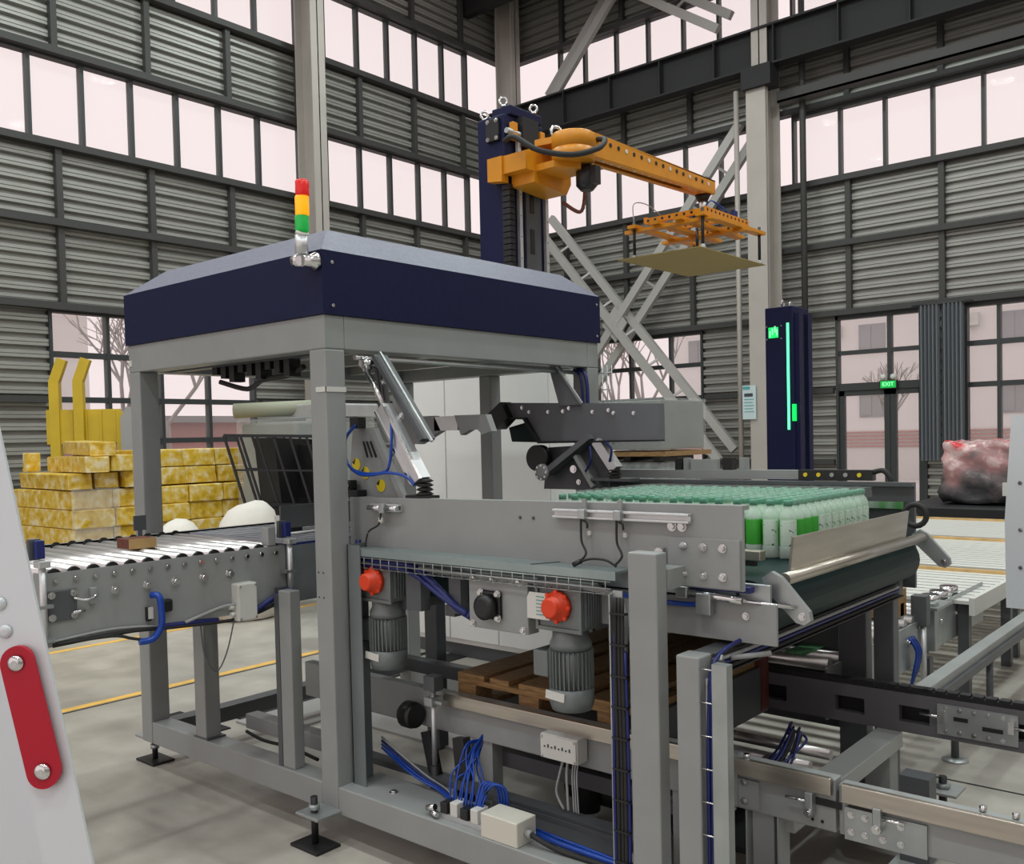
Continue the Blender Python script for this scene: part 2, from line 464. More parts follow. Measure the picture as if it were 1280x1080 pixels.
for i in range(len(rs) - 1):
    a, b = rs[i], rs[i + 1]
    siding(wr, 'R', a, b, 3.90, 6.40); siding(wr, 'R', a, b, 7.92, 9.24); siding(wr, 'R', a, b, 10.80, 12.2)
    cuts = sorted({a, b} | {c for w_ in (RW1, RW2, RW3) for c in w_ if a < c < b})
    for c0, c1 in zip(cuts, cuts[1:]):
        mid = (c0 + c1) / 2
        if not any(w_[0] < mid < w_[1] for w_ in (RW1, RW2, RW3)): siding(wr, 'R', c0, c1, 0.0, 3.90)
        elif RW1[0] < mid < RW1[1]: siding(wr, 'R', c0, c1, 0.0, 0.95)
for side, st, par, a0, a1 in (('L', ls, wl, -8.96, 17.9), ('R', rs, wr, -15.2, 8.44)):
    for a in st[1:-1]:
        for z0, z1 in ((3.9, 6.36), (7.95, 9.22), (10.85, 12.2)):
            MB().box(*W(side, a - 0.05, a + 0.05, 0.04, 0.17, z0, z1)).build('stud', PURLIN, par)
    for z in (5.18, 6.41, 7.88, 9.27, 10.76, 3.86):
        MB().box(*W(side, a0, a1, 0.04, 0.24, z - 0.055, z + 0.055)).build('girt', PURLIN, par)
for (a, b, side, par) in ((-8.96, 6.5, 'L', wl), (10.45, 17.9, 'L', wl), (-15.2, -12.7, 'R', wr), (-9.78, -7.0, 'R', wr)):
    for z in (2.38, 1.0): MB().box(*W(side, a, b, 0.04, 0.18, z - 0.05, z + 0.05)).build('girt', PURLIN, par)
lm = frange(-2.66 + 0.84, 11.4, 0.84)
window(1, 'L', -8.9, 11.55, 6.47, 7.79, [11.46 - 0.842 * i for i in range(1, 24)][::-1])
window(2, 'L', 12.25, 16.42, 6.47, 7.79, [13.13, 13.98, 14.83, 15.67])
window(3, 'L', -8.9, 11.55, 9.34, 10.68, [11.46 - 0.842 * i for i in range(1, 24)][::-1])
window(4, 'L', 12.25, 16.42, 9.34, 10.68, [13.13, 13.98, 14.83, 15.67])
window(5, 'L', LW[0], LW[1], 1.0, 3.77, [7.53, 8.47, 9.39], (1.7, 2.385, 3.11))
window(6, 'R', -13.5, -8.55, 6.47, 7.76, [-12.81, -11.94, -11.10, -10.22, -9.38])
window(7, 'R', -7.75, 8.4, 6.47, 7.76, [-6.85 + 0.842 * i for i in range(18)])
window(8, 'R', -13.5, -8.55, 9.5, 10.7, [-12.81, -11.94, -11.10, -10.22, -9.38])
window(9, 'R', -7.75, 8.4, 9.5, 10.7, [-6.85 + 0.842 * i for i in range(18)])
window(10, 'R', RW1[0], RW1[1], 1.0, 3.73, [-11.70, -10.66], (1.7, 2.385, 3.09))
window(11, 'R', RW3[0], RW3[1], 0.35, 3.73, [-4.1 + 0.85 * i for i in range(7)], (1.0, 2.36, 3.09))
# double door with a glazed top
dr = S('door_1')
MB().box(*W('R', -6.97, -6.92, -0.06, 0.10, 0, 3.83)).box(*W('R', -5.35, -5.30, -0.06, 0.10, 0, 3.83)).box(*W('R', -6.97, -5.30, -0.06, 0.10, 3.73, 3.83)).build('frame', FRAMEC, dr)
box('transom', FRAMEC, dr, *W('R', -6.92, -5.35, -0.05, 0.09, 2.36, 2.50))
box('rail', FRAMEC, dr, *W('R', -6.92, -5.35, -0.04, 0.07, 3.05, 3.13))
box('mullion', FRAMEC, dr, *W('R', -6.0, -5.92, -0.04, 0.08, 2.50, 3.73))
for a0, a1 in ((-6.92, -5.97), (-5.95, -5.35)):
    lf = MB()
    lf.box(*W('R', a0, a0 + 0.1, -0.03, 0.06, 0.02, 2.36)).box(*W('R', a1 - 0.1, a1, -0.03, 0.06, 0.02, 2.36)).box(*W('R', a0, a1, -0.03, 0.06, 2.26, 2.36)).box(*W('R', a0, a1, -0.03, 0.06, 0.02, 0.2))
    lo = lf.build('door_leaf', FRAMEC, dr)
    box('pane', GLASS, dr, *W('R', a0 + 0.1, a1 - 0.1, 0.0, 0.008, 0.2, 2.26))
for a0, a1 in ((-6.9, -6.0), (-5.92, -5.37)):
    for z0, z1 in ((2.52, 3.05), (3.13, 3.72)): box('pane', GLASS, dr, *W('R', a0, a1, 0.0, 0.008, z0, z1))

# the far side of the hall, behind and beside the camera: solid wall with two window bands
wb_ = S('wall_east')
for z0, z1 in ((0, 6.4), (7.9, 9.24), (10.8, 12.2)): MB().box(8.9, 9.0, -9, 18, z0, z1).build('siding_panel', SIDING, wb_)
# columns, braces, crane beam
def hcol(n, x, y, w, flip):
    c = S('pillar_%d' % n, (x, y, 0))
    m = MB()
    if flip:   # web along x
        m.box(x - w / 2, x - w / 2 + 0.03, y - 0.16, y + 0.16, 0, 12.1).box(x + w / 2 - 0.03, x + w / 2, y - 0.16, y + 0.16, 0, 12.1).box(x - w / 2, x + w / 2, y - 0.012, y + 0.012, 0, 12.1)
    else:
        m.box(x - 0.16, x + 0.16, y - w / 2, y - w / 2 + 0.03, 0, 12.1).box(x - 0.16, x + 0.16, y + w / 2 - 0.03, y + w / 2, 0, 12.1).box(x - 0.012, x + 0.012, y - w / 2, y + w / 2, 0, 12.1)
    m.build('column_section', COLM, c)
    MB().box(x - 0.3, x + 0.3, y - 0.3, y + 0.3, 0, 0.03).build('base_plate', COLM, c)
    return c
hcol(1, -14.6, 11.42, 0.5, True)
hcol(2, -8.05, 17.3, 0.55, False)
hcol(3, -14.6, 17.3, 0.5, True)
MB().box(-8.3, -7.9, 16.95, 17.02, 0, 8.5).build('cover_plate', COLM, bpy.data.objects['pillar_2'])
pp = tag(MB().cyl((-8.58, 17.1, 0), (-8.58, 17.1, 8.3), 0.05, 12).build('drain_pipe', COLM), 'pale vertical pipe running up beside the right wall column', 'pipe')
pp2 = tag(MB().cyl((-7.42, 17.55, 2.2), (-7.42, 17.55, 12.1), 0.06, 12).build('drain_pipe', PURLIN), 'dark vertical pipe on the right wall above the lit blue mast', 'pipe')
tag(pp2, 'dark vertical pipe on the right wall above the lit blue mast', 'pipe')
gb = S('trim_1')
g = MB()
g.box(-15, 3, 17.12, 17.15, 8.62, 9.36).box(-15, 3, 16.98, 17.28, 9.33, 9.37).box(-15, 3, 16.98, 17.28, 8.60, 8.64)
g.build('girder', CRANE, gb)
for x in frange(-14, 2.5, 1.25): MB().box(x - 0.012, x + 0.012, 16.99, 17.12, 8.64, 9.33).build('stiffener', CRANE, gb)
MB().box(-8.35, -7.75, 16.85, 17.25, 8.2, 8.6).build('bracket', CRANE, gb)
tr = S('trim_2')
MB().box(-7.8, 2, 17.25, 17.5, 7.93, 7.97).box(-7.8, 2, 17.25, 17.27, 7.93, 8.13).build('cable_channel', PURLIN, tr)
def brace(n, p, q):
    t = S('trim_%d' % n, p)
    p = Vector(p); q = Vector(q); d = (q - p).normalized(); sd = d.cross(Vector((0, 1, 0))).normalized()
    for s in (-0.17, 0.17): MB().beam(p + sd * s + Vector((0, s * 0.6, 0)), q + sd * s + Vector((0, s * 0.6, 0)), 0.17, 0.12, (0, 1, 0)).build('angle_bar', BRACE, t)
    L = (q - p).length
    for k in range(1, int(L / 0.9)):
        c = p + d * (k * 0.9)
        MB().beam(c - sd * 0.17 - Vector((0, 0.1, 0)), c + sd * 0.17 + Vector((0, 0.1, 0)), 0.05, 0.03, (0, 1, 0)).build('batten', BRACE, t)
brace(3, (-13.6, 17.3, 6.6), (-9.0, 17.3, 1.15))
brace(4, (-8.45, 17.35, 7.6), (-13.9, 17.35, 1.1))
brace(5, (-13.5, 17.5, 9.5), (-11.5, 17.5, 11.6))
brace(6, (-11.5, 17.5, 11.6), (-9.0, 17.5, 9.9))
MB().prism([(-11.95, 4.05), (-11.6, 4.45), (-11.3, 4.05), (-11.6, 3.65)], 1, 17.2, 17.24).build('gusset_plate', BRACE, bpy.data.objects['trim_3'])

# floor markings and pits
for n, (x, y0, y1) in enumerate(((-5.77, 1.0, 11), (-7.49, 2.0, 13))):
    o = MB().box(x - 0.035, x + 0.035, y0, y1, 0.0005, 0.003).build('floor_line', LINEY, flo)
o = MB().box(-5.72, -5.705, 0.5, 11, 0.0005, 0.002).build('floor_joint', PITM, flo)
for y in (4.46,): MB().box(-1.3, 6, y, y + 0.012, 0.0005, 0.002).build('floor_joint', PITM, flo)
for x0, x1, y0, y1 in ((-5.06, -4.98, 3.0, 8.0), (-4.86, -4.70, 3.05, 8.0), (-5.16, -4.62, 2.70, 2.92)):
    MB().box(x0, x1, y0, y1, 0.0005, 0.006).build('floor_track', PITM, flo)
MB().box(-4.97, -4.87, 3.0, 8.0, 0.0005, 0.012).build('floor_plate', PLATEM, flo)
MB().box(-4.69, -4.3, 3.0, 3.7, 0.0005, 0.012).build('floor_plate', PLATEM, flo)
MB().box(-4.2, -3.2, 3.4, 5.2, 0.0005, 0.012).build('floor_plate', PLATEM, flo)
#PART2
# ---------------------------------------------------------------- outside, seen through the lower windows
def tree(x, y, h, label, seed):
    rnd = random.Random(seed)
    t = T('bare_tree', label, 'tree', (x, y, -0.14), 'bare trees outside the windows')
    tr_ = MB(); br = MB()
    tr_.cyl((x, y, -0.14), (x, y, h * 0.35), 0.14, 8, 0.10)
    def grow(p, d, L, r, k):
        q = p + d * L
        br.cyl(p, q, r, 5, r * 0.65, caps=False)
        if k == 0: return
        for _ in range(3):
            e = (d + Vector((rnd.uniform(-.8, .8), rnd.uniform(-.8, .8), rnd.uniform(-.1, .6)))).normalized()
            grow(q, e, L * rnd.uniform(.6, .85), r * 0.6, k - 1)
    for _ in range(4):
        e = Vector((rnd.uniform(-.6, .6), rnd.uniform(-.6, .6), 1)).normalized()
        grow(Vector((x, y, h * 0.33)), e, h * 0.2, 0.06, 3)
    tr_.build('trunk', BARK, t); br.build('branches', BARK, t)
tree(-21.5, 11.0, 6.0, 'bare tree outside the left wall window, nearest the wrapped load', 1)
tree(-23.5, 13.2, 6.5, 'bare pinkish tree outside the left wall window behind a dark mullion', 2)
tree(-15.5, 24.5, 6.5, 'bare tree outside the window behind the steel cross braces', 3)
tree(-17.5, 26.0, 6.5, 'bare tree outside the brace window, partly behind the navy hood', 4)
tree(-9.0, 27.0, 4.0, 'low bare tree outside the glazed door', 5)
BRICKM = mat('outside_red_brick', (0.55, 0.30, 0.28), 0.9)
bw = T('brick_shed', 'low red brick shed outside the left wall window', 'building', (-27, 17, -0.14))
box('wall', BRICKM, bw, -28, -26, 10, 26, -0.14, 2.3); box('roof', EXTD, bw, -28.3, -25.7, 9.7, 26.3, 2.3, 2.5)
bh = T('pale_building', 'pale grey block with a wide window outside the left wall', 'building', (-40, 12, -0.14))
box('wall', EXTW, bh, -42, -38, 6, 18, -0.14, 11)
for y in (8, 11.2, 14.4):
    f = box('window', EXTD, bh, -38, -37.95, y, y + 2.0, 4.2, 5.6)
    box('window', EXTD, bh, -38, -37.95, y, y + 2.0, 1.0, 2.4)
ap = T('apartment_building', 'pale apartment block outside the glazed door and right windows', 'building', (-8, 45, -0.14))
box('wall', EXTW, ap, -26, 14, 44, 52, -0.14, 10.5)
for i in range(13):
    for z in (2.2, 5.2, 8.2):
        x = -25 + i * 3.0
        w_ = box('window', EXTD, ap, x, x + 1.2, 43.93, 44.0, z, z + 1.3)
        box('pane', BRICKM if False else EXTD, w_, x + 0.08, x + 0.56, 43.90, 43.93, z + 0.08, z + 1.22)
for i in range(6):
    x = -23.2 + i * 6.0
    a = T('air_conditioner', 'white air conditioner box on the apartment block wall, %s of the row from the corner' % ('first', 'second', 'third', 'fourth', 'fifth', 'sixth')[i], 'air conditioner', (x, 43.7, 6.2), 'air conditioners on the apartment block')
    box('casing', WHITEB, a, x - 0.4, x + 0.4, 43.6, 43.98, 6.0, 6.55); MB().cyl((x - 0.1, 43.6, 6.27), (x - 0.1, 43.57, 6.27), 0.2, 14).build('fan_grille', GRAYD, a)
fw = T('perimeter_wall', 'low brick perimeter wall with pink band outside the glazed door', 'wall', (-4, 33, -0.14))
box('wall', EXTW, fw, -22, 10, 32.8, 33.2, -0.14, 1.6)
for i in range(5): box('brick_band', BRICKM, fw, -22, 10, 32.76, 32.8, 1.0 + i * 0.12, 1.06 + i * 0.12)

# ---------------------------------------------------------------- background left: rack, cartons, cage, sacks, wrapped load
rk = T('steel_rack', 'yellow steel rack with two bent uprights by the left window', 'rack', (-13, 6.1, 0))
for x, y in ((-13.285, 5.805), (-13.03, 6.02)):
    m = MB(); w = Vector((0.745, -0.67, 0))
    m.beam((x, y, 0), (x, y, 2.55), 0.13, 0.13, w)
    m.beam((x, y, 2.53), (x + 0.08, y + 0.08, 2.84), 0.13, 0.11, w)
    m.build('upright', YELLOW2, rk)
u = Vector((0.66, 0.75, 0)).normalized(); v = Vector((0.75, -0.66, 0)).normalized()
p0 = Vector((-13.33, 5.73, 0))
for z0, z1, nm in ((1.66, 2.14, 'panel'), (1.30, 1.46, 'cross_bar'), (0.25, 0.4, 'cross_bar')):
    MB().obox(p0 + u * 0.46 + Vector((0, 0, (z0 + z1) / 2)), u, v, (0, 0, 1), 0.98, 0.05, z1 - z0).build(nm, YELLOW2, rk)
for k in range(5): MB().obox(p0 + u * (0.12 + k * 0.19) + v * 0.03 + Vector((0, 0, 1.90)), u, v, (0, 0, 1), 0.03, 0.02, 0.44).build('rib', YELLOW2, rk)
MB().beam(p0 + u * 0.95, p0 + u * 0.95 + Vector((0, 0, 2.1)), 0.1, 0.1, v).build('upright', YELLOW2, rk)
o = MB().prism([(0, 0), (0.34, 0), (0.34, 2.0), (0.26, 2.16), (0.08, 2.16), (0, 2.0)], 1, -0.06, 0.06).build('rounded_guard', GRAYC)
tag(o, 'grey round-topped guard board next to the yellow rack', 'guard'); o.location = (-12.60, 6.40, 0); o.rotation_euler = (0, 0, math.atan2(0.75, 0.66))

ncar = [0]
cart = {}
def carton(c, lx, ly, lz, rz=0.0, ry=0.0, where='lower'):
    key = (lx, ly, lz)
    if key not in cart:
        m = MB().box(-lx / 2, lx / 2, -ly / 2, ly / 2, 0, lz, 0.012)
        for v_ in m.b.verts: v_.co += Vector((random.uniform(-.008, .008), random.uniform(-.008, .008), random.uniform(-.006, .0)))
        b = bmesh.new(); b.free()
        me = bpy.data.meshes.new('carton'); m.b.to_mesh(me); m.b.free(); me.materials.append(CARTON); cart[key] = me
    o = bpy.data.objects.new('carton', cart[key]); C.objects.link(o)
    o.location = c; o.rotation_euler = (0, ry, rz)
    if where == 'lower': tag(o, 'yellow taped carton stacked square in the lower tier behind the infeed rollers', 'carton', 'cartons of the lower tier')
    elif where == 'upper': tag(o, 'yellow taped carton in the upper right tier beside the black cage', 'carton', 'cartons of the upper right tier')
    else: tag(o, where, 'carton')
    return o
for k in range(5):
    for j in range(6):
        c_ = carton((-10.72 + random.uniform(-.03, .03), 4.72 + j * 0.45, 0.12 + k * 0.206), 1.5, 0.43, 0.20)
        c_['label'] = 'yellow taped carton, %s layer of the lower tier, %s from its near corner' % (('bottom', 'second', 'third', 'fourth', 'top')[k], ('first', 'second', 'third', 'fourth', 'fifth', 'sixth')[j])
yp = T('pallet', 'wooden pallet under the yellow cartons', 'pallet', (-10.7, 5.85, 0))
for j in range(7): box('deck_board', WOOD, yp, -11.4, -10.0, 4.55 + j * 0.4, 4.75 + j * 0.4, 0.09, 0.115)
for x in (-11.3, -10.7, -10.1): box('runner', WOOD, yp, x - 0.05, x + 0.05, 4.55, 7.2, 0, 0.09)
for k in range(2):
    for j in range(3):
        carton((-10.62 + random.uniform(-.04, .04), 5.62 + j * 0.44, 1.16 + k * 0.206), 1.2, 0.42, 0.20, random.uniform(-.05, .05), 0, 'upper')['label'] = 'yellow taped carton, %s layer of the upper tier, %s towards the black cage' % (('lower', 'top')[k], ('first', 'second', 'third')[j])
for c_, s_, rz_, ry_, lab in (
    ((-10.72, 4.64, 1.16), (1.55, 0.24, 0.17), -0.08, 0.0, 'yellow carton lying askew at the near end of the stack, lowest of the crooked ones'),
    ((-10.75, 4.93, 1.16), (1.5, 0.25, 0.17), -0.05, 0.0, 'yellow carton second from the near end, lying beside the lowest crooked one'),
    ((-10.62, 5.21, 1.16), (1.4, 0.24, 0.18), -0.04, 0.0, 'yellow carton third from the near end, below the crossing cartons'),
    ((-10.50, 4.80, 1.342), (1.5, 0.24, 0.17), -0.16, 0.0, 'long yellow carton crossing on top of the crooked ones, nearer one'),
    ((-10.62, 5.14, 1.345), (1.55, 0.26, 0.18), -0.16, 0.0, 'long yellow carton crossing on top of the crooked ones, farther one'),
    ((-10.60, 4.98, 1.53), (1.5, 0.25, 0.15), -0.24, 0.02, 'long yellow carton crowning the carton stack, topmost of all'),
    ((-11.35, 4.66, 1.34), (0.10, 0.16, 0.22), 0.1, 0.0, 'short yellow carton end standing upright at the left end of the stack'),
    ((-10.5, 7.10, 1.16), (0.9, 0.34, 0.17), 0.1, 0.0, 'short yellow carton at the far end near the black cage')):
    carton(c_, *s_, rz_, ry_, lab)
fl = MB(); fl.box(-11.5, -9.955, 4.485, 4.49, 0.12, 1.17)
o = MB().prism([(-9.96, 4.48), (-9.94, 4.48), (-9.94, 5.0), (-9.96, 5.0)], 2, 0.13, 1.16).build('stretch_film', FILM); tag(o, 'clear film wrap around the near corner of the carton stack', 'film')
# black cage
cg = T('tilted_cage', 'black tilted steel cage with slanted bars behind the infeed conveyor', 'cage', (-7.6, 5.3, 0))
def cagepanel(off, nm):
    A = Vector((-7.96, 5.06, 1.69)) + off; B = Vector((-7.24, 5.68, 1.66)) + off; D = Vector((-7.80, 5.17, 1.02)) + off; E_ = Vector((-7.08, 5.79, 0.99)) + off
    m = MB()
    for p, q in ((A, B), (D, E_)): m.beam(p, q, 0.03, 0.03)
    m.beam((A + D) / 2, (B + E_) / 2, 0.018, 0.018)
    m.build('cage_rail', BLACKM, cg)
    for k in range(7):
        t = k / 6
        MB().beam(A.lerp(B, t), D.lerp(E_, t), 0.026 if k in (0, 6) else 0.02, 0.02).build('cage_bar', BLACKM, cg)
cagepanel(Vector((0, 0, 0)), 0); cagepanel(Vector((-0.25, 0.3, 0.0)), 1)
MB().prism([(5.42, 1.66), (6.0, 1.63), (6.1, 0.9), (5.5, 0.9)], 0, -8.0, -7.66).build('dark_tray', BLACK, cg)
MB().box(-7.95, -7.1, 5.35, 5.95, 0.70, 0.98).build('dark_tray', BLACK, cg)
MB().prism([(-7.90, 1.60), (-7.42, 1.57), (-7.26, 1.04), (-7.76, 1.06)], 1, 5.72, 5.74).build('dark_tray', BLACK, cg)
for x, y in ((-7.78, 5.2), (-7.1, 5.78), (-8.0, 5.6), (-7.35, 6.0)): MB().box(x - 0.02, x + 0.02, y - 0.02, y + 0.02, 0, 1.02).build('leg', BLACKM, cg)
# sacks
def sack(name, c, rx, ry, rz, seed, label, m=SACK):
    b = bmesh.new(); bmesh.ops.create_icosphere(b, subdivisions=3, radius=1)
    rnd = random.Random(seed); k = [Vector((rnd.uniform(-1, 1), rnd.uniform(-1, 1), rnd.uniform(-.4, 1))).normalized() for _ in range(9)]
    for v in b.verts:
        f = 1 + sum(0.10 * max(0, v.co.normalized().dot(q)) ** 8 for q in k) - sum(0.09 * max(0, v.co.normalized().dot(-q)) ** 10 for q in k)
        z = max(v.co.z, -0.55)
        v.co = Vector((v.co.x * rx * f, v.co.y * ry * f, (z + 0.55) / 1.55 * rz * f))
    for f in b.faces: f.smooth = True
    me = bpy.data.meshes.new(name); b.to_mesh(me); b.free(); me.materials.append(m)
    o = bpy.data.objects.new(name, me); C.objects.link(o); o.location = c
    return tag(o, label, 'sack')
sack('sack', (-7.93, 4.50, 0), 0.27, 0.30, 0.90, 3, 'pale bluish white sack, the lower left one of the pair')
sack('sack', (-7.46, 4.95, 0), 0.30, 0.33, 1.03, 5, 'creased white sack, the taller right one of the pair')
# gray wrapped load
gl = T('wrapped_load', 'tall grey film-wrapped load with a roll on top behind the black cage', 'load', (-9.4, 6.9, 0))
MB().box(-9.85, -8.75, 6.5, 7.6, 0.14, 1.85, 0.03).build('load_body', GRAYLOAD, gl)
MB().box(-9.9, -8.7, 6.45, 7.65, 0.15, 1.9, 0.04).build('film', FILM, gl)
MB().cyl((-9.75, 6.35, 2.0), (-8.95, 7.1, 2.03), 0.09, 14).build('paper_roll', mat('pale_green_roll', (0.30, 0.31, 0.23), 0.6), gl)
MB().box(-9.3, -8.7, 6.8, 7.7, 1.9, 2.06, 0.02).build('folded_sheet', ALU, gl)
for y in (6.5, 7.0, 7.5): box('pallet_runner', WOOD, gl, -9.85, -8.75, y - 0.05, y + 0.05, 0, 0.14)

# ---------------------------------------------------------------- background centre and right
st = T('sheet_stack', 'grey film-wrapped sheet stack on a high base behind the clamp arm', 'stack', (-3.9, 6.3, 0))
MB().box(-4.35, -3.64, 5.98, 6.62, 1.49, 1.86, 0.008).build('sheet_pile', GRAYLOAD, st)
MB().box(-4.36, -3.63, 5.96, 6.64, 1.48, 1.875, 0.01).build('film', FILM, st)
box('wooden_board', WOOD, st, -4.36, -3.6, 5.96, 6.66, 1.44, 1.475)
MB().box(-4.30, -3.66, 6.02, 6.6, 0.10, 1.40, 0.02).build('lower_load', mat('silver_wrapped_load', (0.42, 0.46, 0.46), 0.3, 0.2, 0.35, 14, 0.6, 25), st)
for y in (6.05, 6.55): box('pallet_runner', WOOD, st, -4.35, -3.64, y - 0.04, y + 0.04, 0, 0.1)
for k in range(3): box('spacer_block', BLACK, st, -4.25 + k * 0.26, -4.19 + k * 0.26, 6.0, 6.5, 1.405, 1.44)

# wrapper mast with the green light bar
ms = T('wrapper_mast', 'navy machine mast with a glowing green light bar by the right column', 'machine', (-3.84, 8.65, 0))
MB().box(-3.985, -3.70, 8.47, 8.82, 0.0, 2.79, 0.012).build('mast_body', NAVY, ms)
MB().box(-3.70, -3.655, 8.50, 8.60, 0.2, 2.72).box(-3.70, -3.655, 8.71, 8.80, 0.2, 2.72).build('side_rail', NAVY, ms)
box('side_slot', BLACK, ms, -3.70, -3.685, 8.60, 8.71, 0.2, 2.70)
MB().box(-3.762, -3.742, 8.458, 8.472, 1.62, 2.63).build('light_bar', GREENE, ms)
MB().box(-3.712, -3.69, 8.45, 8.53, 1.70, 1.86).build('side_lamp', GREEND, ms)
dp = MB().box(-3.945, -3.85, 8.463, 8.47, 2.50, 2.60).build('display', GREEND, ms)
mk = MB()
for x, z in ((-3.935, 2.505), (-3.91, 2.53), (-3.885, 2.55), (-3.865, 2.52)): mk.box(x, x + 0.012, 8.46, 8.463, z, z + 0.06)
mk.build('digit_mark', GREENL, dp)
for x in (-3.965, -3.82):
    for z in (2.49, 2.61): bolt(ms, (x, 8.47, z), (0, -1, 0), 0.005, 0.003)
for y in (8.56, 8.74): MB().ring((-3.84, y, 2.83), (1, 0, 0), 0.028, 0.009).cyl((-3.84, y, 2.79), (-3.84, y, 2.80), 0.02, 10).build('lifting_eye', CHROME, ms)
box('base_plate', NAVY, ms, -4.3, -3.3, 8.3, 9.1, 0, 0.03)
po = T('notice_poster', 'pale blue notice poster hanging on the right wall column', 'poster', (-8.35, 16.9, 2.2))
box('poster_sheet', POSTER, po, -8.44, -8.16, 16.90, 16.915, 1.86, 2.52)
MB().box(-8.43, -8.28, 16.895, 16.90, 2.44, 2.50).build('header', POSTT, po)
for k in range(6): MB().box(-8.40, -8.22 + 0.02 * (k % 2), 16.896, 16.90, 2.30 - k * 0.06, 2.315 - k * 0.06 + (0.05 if k == 0 else 0)).build('text_line', INK if k == 0 else POSTT, po)
# exit sign
ex = T('exit_sign', 'small glowing green exit sign over the glazed door', 'sign', (-5.95, 17.86, 2.42))
box('sign_case', BLACK, ex, -6.12, -5.80, 17.84, 17.90, 2.36, 2.52)
box('sign_face', mat('green_exit_face', (0.0, 0.3, 0.05), 0.4, emit=(0.0, 0.5, 0.06), estr=0.6), ex, -6.10, -5.82, 17.832, 17.84, 2.375, 2.505)
fc = bpy.data.curves.new('sign_text', 'FONT'); fc.body = 'EXIT'; fc.size = 0.105; fc.extrude = 0.002; fc.align_x = 'CENTER'; fc.align_y = 'CENTER'
to = bpy.data.objects.new('sign_text', fc); C.objects.link(to)
tm = bpy.data.meshes.new_from_object(to.evaluated_get(bpy.context.evaluated_depsgraph_get())); bpy.data.objects.remove(to)
tm.materials.clear(); tm.materials.append(GREENL)
fo = bpy.data.objects.new('sign_text', tm); C.objects.link(fo); fo.parent = ex; fo.location = (-0.01, -0.032, 0.02); fo.rotation_euler = (PI / 2, 0, 0)
for x in (-6.06, -5.87): MB().lathe((x, 17.86, 2.53), [(0.03, 0), (0.06, 0.03), (0.05, 0.09), (0.02, 0.1)], 12).build('lamp_head', WHITEB, ex)
# curtains
def curtain(x0, x1, label):
    m = MB(); n = 40; pts = []
    for i in range(n + 1):
        t = i / n; pts.append((x0 + (x1 - x0) * t, 17.62 + 0.05 * math.sin(t * 11 * PI)))
    poly = pts + [(x, y + 0.012) for x, y in reversed(pts)]
    A = [m.b.verts.new((x, y, 1.02)) for x, y in poly]; B = [m.b.verts.new((x, y, 3.80)) for x, y in poly]
    k = len(poly)
    for i in range(k):
        m.b.faces.new((A[i], A[(i + 1) % k], B[(i + 1) % k], B[i]))
    tag(m.build('curtain', CURT), label, 'curtain')
curtain(-5.34, -4.98, 'grey pleated strip curtain, the half next to the glazed door')
curtain(-4.95, -4.58, 'grey pleated strip curtain, the half next to the right window')
o = MB().cyl((-5.45, 17.62, 3.81), (-4.45, 17.62, 3.81), 0.02, 8).box(-5.44, -5.42, 17.62, 17.9, 3.80, 3.82).box(-4.48, -4.46, 17.62, 17.9, 3.80, 3.82).build('curtain_rail', FRAMEC); tag(o, 'dark rail carrying the grey strip curtains', 'rail')

# red wrapped load on a dark truck
rl = T('red_load', 'red and clear film-wrapped load by the right window', 'load', (-2.76, 12.17, 0.72))
b = bmesh.new(); bmesh.ops.create_cube(b, size=1); bmesh.ops.subdivide_edges(b, edges=b.edges[:], cuts=9, use_grid_fill=True)
rnd = random.Random(4)
for v in b.verts:
    a_, b_, c_ = v.co * 9.0
    n_ = Vector((math.sin(b_ * 1.3 + c_ * 0.9 + 0.5) + 0.6 * math.sin(c_ * 2.6), math.sin(c_ * 1.7 + a_ * 1.1 + 1.3), math.sin(a_ * 1.6 + b_ * 1.2) + 0.5 * math.sin(b_ * 2.9))) * 0.028
    k = 1 - 0.16 * max(0, v.co.z) - 0.10 * (abs(v.co.x * v.co.y) * 4)
    v.co = Vector((v.co.x * 1.2 * k, v.co.y * 1.1 * k, v.co.z * 0.70 + 0.35)) + n_
    v.co.z = max(0, v.co.z)
for f in b.faces: f.smooth = True
me = bpy.data.meshes.new('load_body'); b.to_mesh(me); b.free(); me.materials.append(REDLOAD)
o = bpy.data.objects.new('load_body', me); C.objects.link(o); o.parent = rl
box('paper_label', WHITEB, rl, -2.62, -2.48, 11.57, 11.60, 0.82, 0.97)
MB().box(-3.1, -2.5, 12.2, 12.7, 1.36, 1.42).build('brown_card', SHEET, rl)
tk = T('dark_machine_base', 'black machine base under the red wrapped load', 'machine', (-2.9, 11.9, 0))
box('base_body', BLACKM, tk, -3.72, -2.0, 11.3, 13.0, 0.08, 0.70, 0.02)
box('base_skirt', BLACK, tk, -3.62, -2.1, 11.4, 12.9, 0, 0.08)
MB().tube([(-3.5, 11.15, 0.66), (-3.4, 11.1, 0.6), (-3.38, 11.1, 0.45)], 0.02).build('hose', RUBBER, tk)
MB().beam((-2.55, 13.2, 0), (-2.55, 13.2, 1.75), 0.14, 0.14, (0, 1, 0)).build('post', GRAYD, tk)

